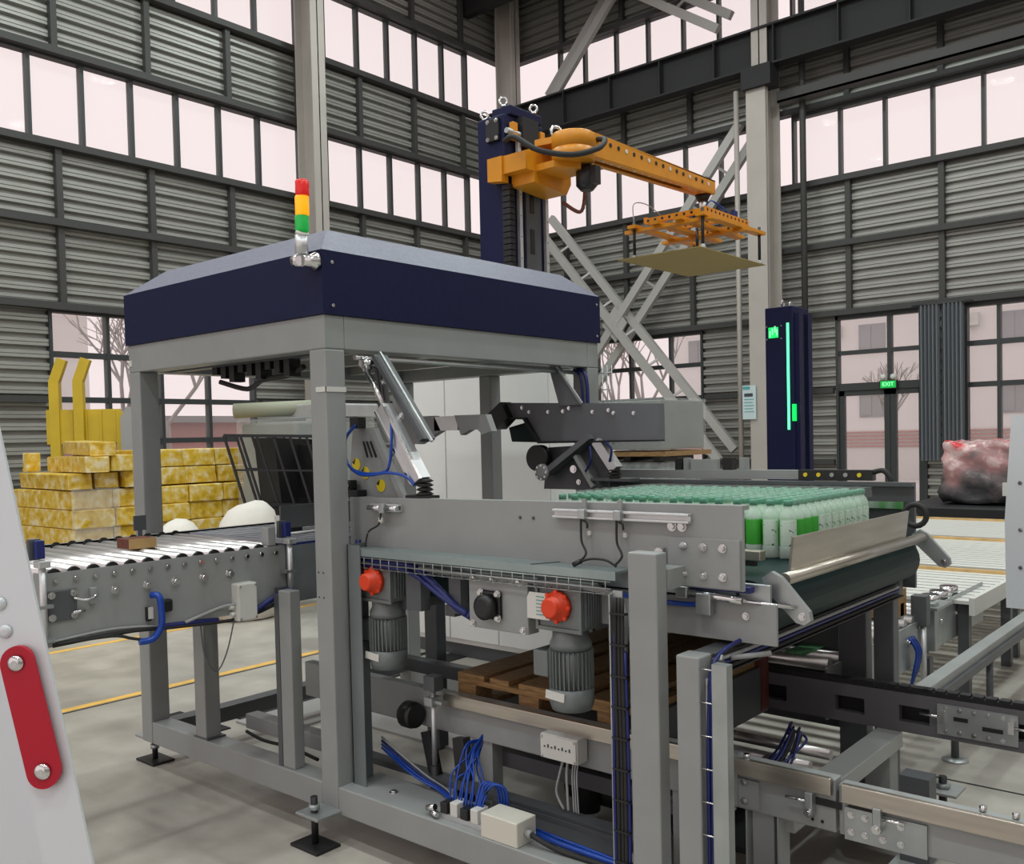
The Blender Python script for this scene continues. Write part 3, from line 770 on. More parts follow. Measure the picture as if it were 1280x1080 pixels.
# white slatted panels
def slatted(y0, y1, x0, x1, z, label, wood):
    t = T('slatted_panel', label, 'panel', ((x0 + x1) / 2, (y0 + y1) / 2, 0), 'white slatted panels beyond the pallet conveyor')
    n = int((y1 - y0) / 0.115); st_ = (y1 - y0) / n
    for k in range(n): box('slat', WHITEB, t, x0, x1, y0 + k * st_ + 0.012, y0 + (k + 1) * st_ - 0.012, z - 0.02, z)
    for x in (x0 - 0.03, x1): box('side_board', WOODL if wood else WHITEB, t, x, x + 0.03, y0, y1, z - 0.08, z + 0.02)
    box('end_board', WOODL, t, x0, x1, y1 - 0.03, y1, z - 0.08, z + 0.022)
    for x in (x0 + 0.05, x1 - 0.05):
        for y in (y0 + 0.1, y1 - 0.1): box('leg', GRAYD, t, x - 0.03, x + 0.03, y - 0.03, y + 0.03, 0, z - 0.02)
slatted(5.75, 6.95, -2.95, -1.48, 0.60, 'white slatted panel nearest the pallet conveyor', False)
slatted(7.05, 8.75, -3.2, -1.5, 0.62, 'white slatted panel in the middle of the three', False)
slatted(8.85, 10.4, -3.2, -1.55, 0.64, 'white slatted panel with a wooden edge, farthest of the three', True)
wp = T('guard_panel', 'pale metal guard panel on legs at the right edge above the floor guide rail', 'panel', (-1.0, 5.52, 0))
MB().prism([(-1.23, 0.63), (-0.6, 0.63), (-0.6, 1.66), (-1.20, 1.66), (-1.235, 1.1)], 1, 5.50, 5.54).build('panel_sheet', PALEW, wp)
for z in (0.85, 1.05, 1.3): bolt(wp, (-1.16, 5.50, z), (0, -1, 0), 0.007, 0.004)
for x in (-1.05, -0.65): box('leg', PALEW, wp, x - 0.025, x + 0.025, 5.54, 5.58, 0, 1.5)
# ---------------------------------------------------------------- palletizer frame with hood
fm = T('palletizer_frame', 'grey steel machine frame with the navy hood on top, centre', 'machine', (-3.7, 3.25, 0))
def post(x, y, z0, z1, w=0.1, d=0.1, m=GRAY, par=fm, nm='post'):
    return MB().box(x, x + w, y, y + d, z0, z1, 0.006).build(nm, m, par)
post(-3.04, 2.33, 0.115, 1.97); post(-4.49, 2.33, 0.115, 1.97)
post(-4.49, 4.09, 0.0, 1.97); post(-3.04, 4.09, 0.0, 1.97); post(-3.74, 4.10, 0.9, 1.97, 0.09, 0.09)
post(-3.49, 3.36, 0.0, 1.10, 0.09, 0.07, GRAYD, nm='lift_column')
for y0 in (2.33, 4.09):
    MB().box(-4.49, -2.94, y0, y0 + 0.1, 1.97, 2.105, 0.005).build('top_beam', GRAY, fm)
for x0 in (-4.49, -3.04):
    MB().box(x0, x0 + 0.1, 2.43, 4.09, 1.97, 2.105, 0.005).build('top_beam', GRAY, fm)
MB().box(-4.39, -3.04, 2.332, 2.432, 0.115, 0.225, 0.004).box(-2.94, -1.15, 2.332, 2.55, 0.115, 0.225, 0.004).build('base_beam', GRAY, fm)
MB().box(-4.39, -3.04, 4.09, 4.19, 0.05, 0.16, 0.004).build('base_beam', GRAY, fm)
MB().box(-4.49, -4.40, 2.43, 4.09, 0.12, 0.2, 0.004).build('base_beam', GRAYD, fm)
# hood: five faces of sheet with a sloping skirt
hx0, hx1, hy0, hy1 = -4.50, -2.93, 2.32, 4.20
MB().box(hx0, hx1, hy0, hy0 + 0.012, 2.105, 2.355).build('hood_front_panel', NAVY, fm)
MB().box(hx1 - 0.012, hx1, hy0 + 0.012, hy1, 2.105, 2.355).build('hood_side_panel', NAVY, fm)
MB().box(hx0, hx0 + 0.012, hy0 + 0.012, hy1, 2.105, 2.355).build('hood_side_panel', NAVY, fm)
MB().box(hx0 + 0.012, hx1 - 0.012, hy1 - 0.012, hy1, 2.105, 2.355).build('hood_back_panel', NAVY, fm)
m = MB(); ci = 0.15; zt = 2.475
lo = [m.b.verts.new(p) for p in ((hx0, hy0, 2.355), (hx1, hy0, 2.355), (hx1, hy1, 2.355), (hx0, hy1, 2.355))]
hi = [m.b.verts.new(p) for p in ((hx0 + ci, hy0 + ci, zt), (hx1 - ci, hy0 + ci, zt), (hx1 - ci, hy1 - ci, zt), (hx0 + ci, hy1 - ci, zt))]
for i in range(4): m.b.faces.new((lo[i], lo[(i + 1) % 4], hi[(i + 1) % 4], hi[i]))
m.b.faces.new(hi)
m.build('hood_top', NAVY_SHEEN, fm)
for z in (2.14, 2.31):
    bolt(fm, (hx1, hy0 + 0.05, z), (1, 0, 0), 0.005, 0.003); bolt(fm, (hx1, hy1 - 0.03, z), (1, 0, 0), 0.005, 0.003)
# underside of the hood
UND = mat('under_hood_sheet', (0.30, 0.30, 0.28), 0.4, 0.4, 0.2, 3)
MB().box(-4.39, -3.04, 2.43, 4.09, 2.05, 2.06).build('hood_floor_sheet', UND, fm)
for y in (2.75, 3.2, 3.65): MB().box(-4.39, -3.04, y, y + 0.05, 2.0, 2.05).build('cross_bar', UND, fm)
MB().box(-4.30, -3.10, 2.44, 2.50, 1.965, 2.0).build('cross_bar', GRAYD, fm)
for k in range(9): MB().box(-3.95 + k * 0.07, -3.91 + k * 0.07, 2.46, 2.52, 1.93 - 0.02 * (k % 3), 1.98).build('cable_clip', BLACK, fm)
MB().tube([(-3.95, 2.5, 1.90), (-3.8, 2.55, 1.86), (-3.6, 2.5, 1.89), (-3.4, 2.5, 1.9), (-3.3, 2.5, 1.93)], 0.012).build('cable', RUBBER, fm)
# rear white panels and posts
wc = T('white_cabinet', 'tall white control cabinet standing behind the hood posts', 'cabinet', (-4.3, 5.2, 0))
box('cabinet_body', WHITEP, wc, -5.30, -3.86, 4.92, 5.45, 0.1, 2.2, 0.01)
for k in range(3): box('door', WHITEP, wc, -5.29 + k * 0.478, -4.822 + k * 0.478, 4.90, 4.918, 0.14, 2.18, 0.004)
box('plinth', GRAYD, wc, -5.28, -3.88, 4.95, 5.42, 0, 0.1)
# hazard marks and tape
MB().box(-3.0, -2.937, 2.327, 2.33, 1.80, 1.82).box(-2.94, -2.937, 2.327, 2.43, 1.80, 1.82).build('masking_tape', WHITEB, fm)
MB().box(-4.485, -4.455, 2.326, 2.33, 2.0, 2.03).build('white_tag', WHITEB, fm)
hm = MB()
for z in (0.98, 1.08):
    for x in (-3.02, -2.99): hm.cyl((x, 2.329, z), (x, 2.331, z), 0.004, 8)
hm.build('screw_hole', BLACK, fm)
# levelling feet
def foot(x, y, zt, par, flat=True):
    f = MB().box(x - 0.085, x + 0.085, y - 0.06, y + 0.06, 0, 0.012, 0.003).build('foot_plate', BLACKM, par)
    MB().cyl((x, y, 0.012), (x, y, zt), 0.014, 10).build('threaded_rod', BLACKM, f)
    MB().cyl((x, y, zt - 0.05), (x, y, zt - 0.03), 0.024, 6).build('nut', ZINC, f)
    return f
foot(-4.47, 2.385, 0.115, fm)
foot(-2.995, 2.255, 0.20, fm)
MB().box(-3.06, -2.92, 2.21, 2.335, 0.125, 0.137, 0.003).build('foot_bracket', ZINC, fm)
MB().box(-4.58, -4.49, 2.34, 2.42, 0.115, 0.125).build('foot_bracket', GRAY, fm)
foot(-1.25, 2.38, 0.115, fm); foot(-3.0, 4.14, 0.05, fm); foot(-4.44, 4.14, 0.05, fm)
# cable duct beside the front post
MB().box(-2.925, -2.92, 2.40, 2.50, 0.225, 1.19).box(-2.925, -2.848, 2.40, 2.404, 0.225, 1.19).build('cable_duct', DUCT, fm)
bolt(fm, (-2.72, 2.43, 0.225), (0, 0, 1), 0.012, 0.006)
MB().tube([(-2.955, 2.47, 0.24), (-2.955, 2.47, 0.6), (-2.952, 2.47, 1.0), (-2.95, 2.48, 1.2)], 0.012).tube([(-2.95, 2.445, 0.23), (-2.957, 2.44, 0.6), (-2.955, 2.445, 1.12)], 0.008).build('blue_cable', BLUED, fm)

# signal light tower
lt = T('signal_tower', 'red amber green signal light tower clamped to the hood corner', 'signal light', (-2.99, 2.29, 2.30))
MB().cyl((-2.995, 2.275, 2.335), (-2.993, 2.275, 2.41), 0.026, 18).build('base', ALU, lt)
MB().cyl((-2.993, 2.275, 2.41), (-2.985, 2.275, 2.425), 0.026, 18).build('collar', WHITEB, lt)
MB().lathe((-2.988, 2.275, 2.425), [(0.0255, 0), (0.027, 0.006), (0.027, 0.056), (0.0255, 0.06)], 18).build('green_lens', LGRN, lt)
MB().lathe((-2.984, 2.275, 2.485), [(0.0255, 0), (0.027, 0.006), (0.027, 0.07), (0.0255, 0.075)], 18).build('amber_lens', LAMB, lt)
MB().lathe((-2.980, 2.275, 2.56), [(0.0255, 0), (0.027, 0.006), (0.027, 0.056), (0.022, 0.062)], 18).build('red_lens', LRED, lt)
MB().cyl((-3.02, 2.262, 2.312), (-2.985, 2.262, 2.312), 0.026, 16).build('knuckle', CHROME, lt)
MB().lathe((-2.958, 2.32, 2.31), [(0.036, 0), (0.036, 0.012), (0.024, 0.03), (0.02, 0.06)], 18, (-0.25, -1, 0)).build('flange', CHROME, lt)

# ---------------------------------------------------------------- layer conveyor under and right of the hood
lc = T('layer_conveyor', 'grey belt conveyor with side beams carrying the bottle layer', 'conveyor', (-2.1, 3.3, 0))
MB().prism([(-3.02, 1.175), (-1.68, 1.175), (-1.68, 1.135), (-1.255, 1.135), (-1.255, 1.387), (-3.02, 1.372)], 1, 2.50, 2.514).prism([(-3.02, 1.358), (-1.255, 1.373), (-1.255, 1.387), (-3.02, 1.372)], 1, 2.514, 2.545).build('side_beam', GRAY, lc)
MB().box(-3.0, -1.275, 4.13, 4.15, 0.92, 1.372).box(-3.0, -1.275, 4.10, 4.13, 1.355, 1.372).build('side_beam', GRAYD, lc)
MB().box(-1.65, -1.31, 4.095, 4.13, 1.26, 1.29).build('inner_rail', CHROME, lc)
MB().box(-3.0, -1.50, 4.20, 4.26, 1.375, 1.418).build('upper_rail', GRAY, lc)
MB().prism([(-2.90, 1.168), (-1.64, 1.168), (-1.64, 1.176), (-2.90, 1.176)], 1, 2.405, 2.50).prism([(-2.9, 1.148), (-1.64, 1.148), (-1.64, 1.168), (-2.9, 1.168)], 1, 2.405, 2.409).build('lip_tray', TEAL, lc)
MB().beam((-1.98, 2.402, 1.1775), (-1.93, 2.5, 1.1775), 0.006, 0.002).build('tray_joint', GRAYD, lc)
# bracket plate at the right end with bolts
MB().box(-1.50, -1.26, 2.488, 2.50, 1.14, 1.285).box(-1.565, -1.515, 2.485, 2.50, 1.13, 1.25).build('splice_plate', GRAY, lc)
for x in (-1.445, -1.378, -1.313):
    for z in (1.175, 1.26): bolt(lc, (x, 2.488, z), (0, -1, 0), 0.009, 0.012)
for x in (-1.49, -1.455): bolt(lc, (x, 2.50, 1.318), (0, -1, 0), 0.011, 0.008)
for z in (1.155, 1.235): bolt(lc, (-1.53, 2.485, z), (0, -1, 0), 0.011, 0.008)
for x in (-2.10, -2.04): bolt(lc, (x, 2.50, 1.322), (0, -1, 0), 0.004, 0.002, GRAYD)
# lower side plate
MB().box(-1.95, -1.175, 2.545, 2.557, 0.975, 1.095).build('lower_side_plate', GRAY, lc)
bolt(lc, (-1.27, 2.545, 1.055), (0, -1, 0), 0.008, 0.008)
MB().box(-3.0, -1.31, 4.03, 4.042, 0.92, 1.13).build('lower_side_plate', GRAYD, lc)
# belt bed and belt wrapped round the end drum
pr = [(-2.98, 1.15)] + [(-1.30 + 0.088 * math.sin(t), 1.062 + 0.088 * math.cos(t)) for t in [PI * i / 12 for i in range(13)]] + [(-2.98, 0.974)]
MB().prism(pr, 1, 2.62, 3.99).build('belt', BELT, lc)
MB().cyl((-1.30, 2.57, 1.062), (-1.30, 4.03, 1.062), 0.03, 14).build('drum_shaft', CHROME, lc)
MB().box(-3.0, -1.31, 2.56, 2.62, 1.10, 1.148).build('slide_rail', TEAL, lc)
MB().box(-3.0, -1.31, 3.99, 4.10, 1.10, 1.148).build('slide_rail', TEAL, lc)
MB().box(-1.60, -1.25, 2.53, 2.62, 1.125, 1.142).build('blue_strip', BLUED, lc)
MB().box(-1.62, -1.325, 2.76, 2.80, 1.188, 1.222, 0.004).build('guide_bar', STEEL, lc)
MB().box(-1.60, -1.345, 2.762, 2.78, 1.172, 1.188).build('guide_bar', BLACKM, lc)
# stop flap with its tube and levers
fp = MB().prism([(-1.218, 1.15), (-1.210, 1.15), (-1.194, 1.278), (-1.202, 1.278)], 1, 2.72, 3.80).build('stop_flap', STEEL, lc)
MB().cyl((-1.20, 2.66, 1.155), (-1.20, 3.98, 1.155), 0.019, 16).build('flap_tube', STEEL, lc)
def lever(y, sgn):
    m = MB()
    pts = [(-1.245, 1.165), (-1.215, 1.185), (-1.185, 1.17), (-1.10, 1.075), (-1.095, 1.05), (-1.115, 1.035), (-1.14, 1.04), (-1.235, 1.13)]
    m.prism(pts, 1, y, y + 0.022 * sgn)
    l = m.build('flap_lever', ZINC, lc)
    bolt(l, (-1.12, y, 1.06), (0, -sgn, 0), 0.008, 0.006)
    return l
lever(2.60, 1)
lever(3.99, 1)
MB().cyl((-1.45, 2.525, 1.112), (-1.27, 2.525, 1.103), 0.012, 10).cyl((-1.27, 2.525, 1.103), (-1.14, 2.59, 1.085), 0.006, 10).build('flap_cylinder', CHROME, lc)
MB().box(-1.42, -1.37, 2.51, 2.545, 1.05, 1.115, 0.003).build('cylinder_bracket', ZINC, lc)
MB().box(-1.49, -1.45, 2.51, 2.545, 1.095, 1.13, 0.003).build('cylinder_bracket', ZINC, lc)
MB().box(-1.30, -1.20, 2.56, 2.575, 1.09, 1.15, 0.003).build('lever_bracket', ZINC, lc)
MB().tube([(-1.75, 2.53, 1.085), (-1.6, 2.53, 1.075), (-1.45, 2.53, 1.075), (-1.40, 2.53, 1.09)], 0.008).build('air_tube', BLUET, lc)
MB().ring((-1.245, 4.04, 1.24), (0, 1, 0), 0.045, 0.012).build('pulley_ring', RUBBER, lc)
# sensor rails on the near beam
def sensor_rail(x0, x1, z):
    r = MB().box(x0, x1, 2.475, 2.50, z + 0.008, z + 0.016, 0.002).box(x0, x1, 2.475, 2.50, z - 0.014, z - 0.006, 0.002).box(x0, x1, 2.49, 2.50, z - 0.006, z + 0.008).build('sensor_rail', ALU, lc)
    return r
r = sensor_rail(-1.94, -1.42, 1.343)
for x in (-1.81, -1.67):
    MB().box(x - 0.014, x + 0.014, 2.462, 2.49, 1.33, 1.362, 0.003).build('sensor_bracket', ZINC, r)
    MB().box(x - 0.008, x + 0.008, 2.48, 2.488, 1.36, 1.395).build('sensor_blade', GRAY, r)
    MB().tube([(x - 0.005, 2.47, 1.33), (x - 0.005, 2.47, 1.26), (x + 0.02, 2.46, 1.22), (x + 0.0, 2.45, 1.19)], 0.004).build('sensor_cable', RUBBER, r)
    MB().box(x + 0.005, x + 0.018, 2.49, 2.50, 1.275, 1.29).build('white_clip', WHITEB, r)
    MB().tube([(x + 0.002, 2.472, 1.325), (x + 0.016, 2.472, 1.318), (x + 0.018, 2.472, 1.30)], 0.004).build('sensor_loop', RUBBER, r)
MB().tube([(-1.81, 2.45, 1.19), (-1.76, 2.44, 1.205), (-1.70, 2.44, 1.205), (-1.665, 2.45, 1.185)], 0.004).build('sensor_cable', RUBBER, lc)
MB().cyl((-1.825, 2.435, 1.182), (-1.80, 2.445, 1.195), 0.008, 8).build('cable_plug', BLACK, lc)
r = sensor_rail(-2.87, -2.70, 1.335)
MB().cyl((-2.87, 2.47, 1.335), (-2.80, 2.47, 1.335), 0.010, 10).cyl((-2.77, 2.47, 1.335), (-2.70, 2.47, 1.335), 0.010, 10).build('clamp_rod', CHROME, r)
MB().box(-2.80, -2.77, 2.46, 2.50, 1.315, 1.355, 0.003).build('sensor_bracket', ZINC, r)
MB().tube([(-2.79, 2.465, 1.315), (-2.80, 2.46, 1.27), (-2.85, 2.45, 1.24), (-2.86, 2.44, 1.18)], 0.004).build('sensor_cable', RUBBER, r)
MB().lathe((-2.795, 2.47, 1.275), [(0.008, 0), (0.012, 0.01), (0.008, 0.025)], 10).build('white_plug', WHITEB, r)
# wire tray under the lip
wt = MB()
for z, y in ((1.142, 2.408), (1.12, 2.408), (1.10, 2.42), (1.10, 2.46)): wt.cyl((-2.9, y, z), (-1.66, y, z), 0.0025, 5)
for k in range(26):
    x = -2.88 + k * 0.048
    wt.cyl((x, 2.408, 1.10), (x, 2.408, 1.146), 0.002, 5); wt.cyl((x, 2.408, 1.10), (x, 2.47, 1.10), 0.002, 5)
o = wt.build('wire_tray', ZINC, lc)
MB().tube([(-2.9, 2.45, 1.13), (-2.75, 2.44, 1.125), (-2.6, 2.45, 1.12), (-2.5, 2.45, 1.07), (-2.38, 2.45, 0.99), (-2.31, 2.46, 0.955)], 0.014).tube([(-2.9, 2.44, 1.11), (-2.7, 2.43, 1.11), (-2.58, 2.44, 1.09), (-2.44, 2.44, 1.02), (-2.32, 2.45, 0.965)], 0.010).build('cable_bundle', BLUED, lc)
MB().tube([(-2.6, 2.45, 1.115), (-2.2, 2.44, 1.112), (-1.8, 2.44, 1.115), (-1.66, 2.43, 1.10), (-1.60, 2.40, 1.04), (-1.59, 2.37, 0.9)], 0.008).tube([(-2.6, 2.46, 1.11), (-2.0, 2.455, 1.106), (-1.7, 2.44, 1.10), (-1.615, 2.41, 1.05)], 0.006).build('cable_bundle', GRAYC, lc)
# under-belt cross members and hidden drive shafts
for x in (-2.75, -2.5, -1.75): MB().box(x, x + 0.05, 2.52, 4.10, 0.93, 0.972).build('cross_member', GRAYD, lc)
MB().box(-2.64, -2.56, 2.45, 2.5, 0.95, 1.12).build('hanger_plate', GRAYD, lc)
MB().box(-2.42, -2.36, 2.46, 2.5, 0.96, 1.10).build('hanger_plate', GRAYD, lc)
MB().box(-3.25, -1.62, 4.155, 4.165, 0.25, 0.92).build('rear_guard_sheet', GRAYD, lc)
# drive plate with bearing
MB().box(-2.30, -2.025, 2.44, 2.50, 0.925, 1.115, 0.004).build('bearing_plate', GRAY, lc)
MB().box(-2.24, -2.14, 2.428, 2.44, 0.965, 1.065, 0.01).build('bearing_block', BLACK, lc)
MB().lathe((-2.195, 2.428, 1.01), [(0.045, 0), (0.045, 0.03), (0.03, 0.04)], 18, (0, -1, 0)).build('bearing_cap', BLACK, lc)
for x, z in ((-2.23, 1.057), (-2.15, 1.057), (-2.15, 0.973), (-2.28, 0.94), (-2.045, 0.94), (-2.27, 1.105), (-2.18, 1.105), (-2.06, 1.105)): bolt(lc, (x, 2.428 if 0.96 < z < 1.06 else 2.44, z), (0, -1, 0), 0.009, 0.01)
MB().cyl((-2.15, 2.5, 1.0), (-2.15, 4.1, 1.0), 0.03, 12).build('drive_shaft', GRAYD, lc)
# legs
MB().box(-1.548, -1.448, 2.335, 2.395, 0.225, 1.252, 0.005).build('leg', GRAY, lc)
MB().box(-1.55, -1.44, 2.395, 2.50, 1.14, 1.2).build('leg_bracket', GRAY, lc)
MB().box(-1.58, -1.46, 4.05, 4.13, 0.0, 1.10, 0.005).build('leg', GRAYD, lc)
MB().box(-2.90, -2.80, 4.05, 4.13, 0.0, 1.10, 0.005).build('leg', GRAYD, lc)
MB().box(-1.61, -1.575, 2.345, 2.35, 0.23, 1.13).build('cable_duct', ZINC, lc)
MB().box(-1.6155, -1.6105, 2.33, 2.38, 0.23, 1.12).build('cable_duct', ZINC, lc)
cd = MB()
for k, (x, r) in enumerate(((-1.597, .007), (-1.583, .006), (-1.571, .006))): cd.tube([(x, 2.335, 0.24), (x + 0.002, 2.335, 0.6), (x - 0.001, 2.335, 0.9), (x, 2.34, 1.11)], r)
cd.build('cable_bundle', RUBBER, lc)
MB().tube([(-1.562, 2.34, 0.24), (-1.56, 2.34, 0.6), (-1.565, 2.34, 0.95)], 0.006).tube([(-1.605, 2.33, 0.24), (-1.606, 2.33, 0.6), (-1.60, 2.335, 1.0)], 0.005).build('blue_cable', BLUED, lc)
for k in range(9): MB().box(-1.61, -1.555, 2.325, 2.345, 0.30 + k * 0.095, 0.306 + k * 0.095).build('cable_tie', BLACK, lc)
# black strip with lamps and sensors on the far rail
MB().box(-1.80, -1.46, 4.155, 4.20, 1.375, 1.422).build('terminal_strip', BLACK, lc)
for k in range(5): MB().cyl((-1.765 + k * 0.062, 4.155, 1.40), (-1.765 + k * 0.062, 4.150, 1.40), 0.010, 10).build('indicator', STICK if k < 2 or k == 4 else GRAYC, lc)
MB().tube([(-1.47, 4.17, 1.41), (-1.42, 4.17, 1.42), (-1.39, 4.17, 1.39), (-1.385, 4.17, 1.36)], 0.012).build('hose', RUBBER, lc)
for x, w_ in ((-2.48, .04), (-2.43, .02), (-2.21, .05), (-2.12, .03)): MB().box(x, x + w_, 4.20, 4.25, 1.418, 1.478).build('sensor_block', BLACK if w_ > .035 else GRAY, lc)
MB().box(-2.40, -2.25, 4.22, 4.25, 1.418, 1.47).build('sensor_block', GRAY, lc)

# gear motors
def motor(x, z, label, withtag):
    g = T('gear_motor', label, 'motor', (x, 2.46, z), 'gear motors under the conveyor')
    MB().box(x - 0.09, x + 0.09, 2.44, 2.56, z - 0.075, z + 0.075, 0.008).build('gearbox', MOTOR, g)
    MB().box(x - 0.095, x + 0.095, 2.432, 2.44, z - 0.08, z - 0.068).box(x - 0.095, x + 0.095, 2.432, 2.44, z + 0.068, z + 0.08).box(x - 0.095, x - 0.085, 2.432, 2.44, z - 0.068, z + 0.068).box(x + 0.085, x + 0.095, 2.432, 2.44, z - 0.068, z + 0.068).build('flange_rim', MOTOR, g)
    m = MB()
    for k in range(7): m.box(x + 0.09, x + 0.098, 2.455 + k * 0.014, 2.461 + k * 0.014, z - 0.06, z + 0.06)
    m.build('gearbox_fins', MOTOR, g)
    c = MB().lathe((x, 2.44, z + 0.005), [(0.052, 0), (0.05, 0.02), (0.036, 0.024), (0.034, 0.055), (0.028, 0.06)], 20, (0, -1, 0)).build('shaft_cap', ORANGE, g)
    for k in range(8):
        a = 2 * PI * k / 8
        MB().cyl((x + 0.05 * math.cos(a), 2.43, z + 0.005 + 0.05 * math.sin(a)), (x + 0.05 * math.cos(a), 2.418, z + 0.005 + 0.05 * math.sin(a)), 0.008, 6).build('cap_bolt', ORANGE, c)
    zc = z - 0.085
    MB().lathe((x, 2.50, zc), [(0.062, 0.01), (0.062, -0.02), (0.072, -0.04), (0.072, -0.06)], 22).build('adapter', MOTOR, g)
    b_ = MB().lathe((x, 2.50, zc - 0.06), [(0.066, 0), (0.066, -0.13)], 24).build('motor_body', MOTOR, g)
    m = MB()
    for k in range(30):
        a = 2 * PI * k / 30; d = Vector((math.cos(a), math.sin(a), 0)); s_ = Vector((-d.y, d.x, 0))
        m.obox(Vector((x, 2.50, zc - 0.125)) + d * 0.070, d, s_, (0, 0, 1), 0.012, 0.004, 0.125)
    m.build('cooling_fins', MOTOR, b_)
    MB().lathe((x, 2.50, zc - 0.19), [(0.076, 0), (0.076, -0.05), (0.068, -0.075), (0.04, -0.082)], 24).build('fan_cover', MOTOR, g)
    MB().box(x - 0.135, x - 0.07, 2.46, 2.54, zc - 0.165, zc - 0.075, 0.006).build('terminal_box', MOTOR, g)
    MB().obox((x - 0.012, 2.423, zc - 0.21), (1, 0.05, -0.1), (0, 1, 0), (0.1, 0, 1), 0.075, 0.004, 0.028).build('rating_plate', WHITEB, g)
    if withtag:
        t = MB().prism([(x - 0.125, z - 0.045), (x - 0.03, z - 0.045), (x - 0.03, z + 0.045), (x - 0.115, z + 0.045), (x - 0.125, z + 0.025)], 1, 2.424, 2.426).build('paper_tag', WHITEB, g)
        m = MB()
        for k in range(6): m.box(x - 0.085, x - 0.05, 2.4225, 2.424, z + 0.03 - k * 0.012, z + 0.033 - k * 0.012)
        m.build('text_line', POSTT, t)
    return g
motor(-1.89, 1.035, 'gear motor with an orange cap and a white paper tag, right of the bearing plate', True)
motor(-2.805, 1.045, 'gear motor with an orange cap, beside the front post', False)

# white junction boxes
jb = T('junction_box', 'white junction box with grey cables on the pallet conveyor beam', 'junction box', (-2.04, 2.63, 0.48))
MB().box(-2.12, -1.955, 2.61, 2.672, 0.44, 0.53, 0.004).build('box_body', WHITEB, jb)
MB().box(-2.117, -1.958, 2.604, 2.61, 0.443, 0.527, 0.002).build('box_lid', WHITEB, jb)
for k in range(8): MB().box(-2.10 + k * 0.016, -2.094 + k * 0.016, 2.602, 2.604, 0.483, 0.489 + 0.006 * (k % 2)).build('print_mark', INK, jb)
for x in (-2.11, -1.965):
    for z in (0.45, 0.52): bolt(jb, (x, 2.604, z), (0, -1, 0), 0.003, 0.002)
for k, x in enumerate((-2.04, -2.02, -1.995, -1.985, -1.975)):
    MB().tube([(x, 2.64, 0.44), (x - 0.01 * (k == 0) , 2.63, 0.39), (x - 0.03 * (k == 0) + 0.01, 2.62, 0.32), (x + 0.02, 2.61, 0.27)], 0.005 if k < 2 else 0.003).build('cable', GRAYC, jb)
jw = T('junction_box', 'cream white box with a cable gland standing on the base beam', 'junction box', (-2.09, 2.39, 0.225))
MB().box(-2.175, -2.01, 2.337, 2.44, 0.225, 0.31, 0.004).build('box_body', mat('cream_plastic', (0.68, 0.66, 0.58), 0.5), jw)
MB().cyl((-2.01, 2.385, 0.265), (-1.985, 2.385, 0.263), 0.014, 10).build('cable_gland', GRAYC, jw)
MB().tube([(-1.985, 2.385, 0.263), (-1.93, 2.385, 0.25), (-1.86, 2.395, 0.235), (-1.75, 2.40, 0.233), (-1.64, 2.40, 0.233)], 0.009).build('cable', RUBBER, jw)
# valve block with blue tubes
vb = T('valve_block', 'pneumatic valve block with a spray of blue tubes on the base beam', 'valve', (-2.3, 2.4, 0.225))
MB().box(-2.44, -2.20, 2.37, 2.42, 0.225, 0.245).build('valve_base', ALU, vb)
for k in range(4): MB().box(-2.40 + k * 0.05, -2.365 + k * 0.05, 2.365, 2.425, 0.245, 0.285 + 0.01 * (k % 2), 0.003).build('valve', BLACK if k % 2 == 0 else WHITEB, vb)
MB().cyl((-2.46, 2.36, 0.25), (-2.42, 2.36, 0.262), 0.012, 8).cyl((-2.44, 2.36, 0.24), (-2.40, 2.35, 0.24), 0.01, 8).build('silencer', CHROME, vb)
rnd = random.Random(3)
for k in range(11):
    x = -2.38 + k * 0.013; e = rnd.uniform(-.04, .04)
    MB().tube([(x, 2.40, 0.28), (x + e * 0.5, 2.42, 0.36 + rnd.uniform(0, .02)), (-2.35 + e, 2.48, 0.44 + rnd.uniform(-.05, .03)), (-2.36, 2.56, 0.47 + rnd.uniform(-.02, .02))], 0.0035).build('air_tube', BLUET, vb)
for k in range(4): MB().tube([(-2.26 + k * .01, 2.40, 0.28), (-2.24 + k * .014, 2.42, 0.37), (-2.20 + k * .015, 2.45, 0.36), (-2.19 + k * .012, 2.46, 0.27)], 0.0045).build('air_tube', BLUET, vb)
for k in range(4): MB().tube([(-2.40, 2.44, 0.24 + k * .01), (-2.55, 2.52 + k * .01, 0.24), (-2.7, 2.52 + k * .015, 0.27), (-2.92, 2.55, 0.33 + k * .015)], 0.005).build('air_tube' if k % 2 else 'cable', BLUET if k < 2 else (BLUED if k == 2 else GRAYC), vb)
MB().tube([(-2.22, 2.40, 0.26), (-2.10, 2.46, 0.235), (-1.9, 2.44, 0.235), (-1.65, 2.43, 0.235)], 0.01).tube([(-2.22, 2.41, 0.25), (-2.10, 2.47, 0.24), (-1.9, 2.46, 0.24), (-1.65, 2.44, 0.24)], 0.006).build('air_tube', BLUET, vb)
# photo-eye stand
ps = T('sensor_stand', 'white rod stand with a clamped sensor in front of the pallet beam', 'sensor', (-2.66, 2.6, 0))
MB().cyl((-2.66, 2.6, 0.30), (-2.66, 2.6, 0.60), 0.011, 10).build('rod', ALU, ps)
MB().box(-2.69, -2.63, 2.575, 2.63, 0.60, 0.66, 0.003).build('sensor_head', GRAYD, ps)
MB().box(-2.685, -2.64, 2.57, 2.63, 0.54, 0.575, 0.003).box(-2.66, -2.60, 2.585, 2.61, 0.55, 0.565, 0.003).build('clamp', ZINC, ps)
MB().cyl((-2.66, 2.6, 0.0), (-2.66, 2.6, 0.30), 0.02, 10).build('foot_tube', BLACKM, ps)

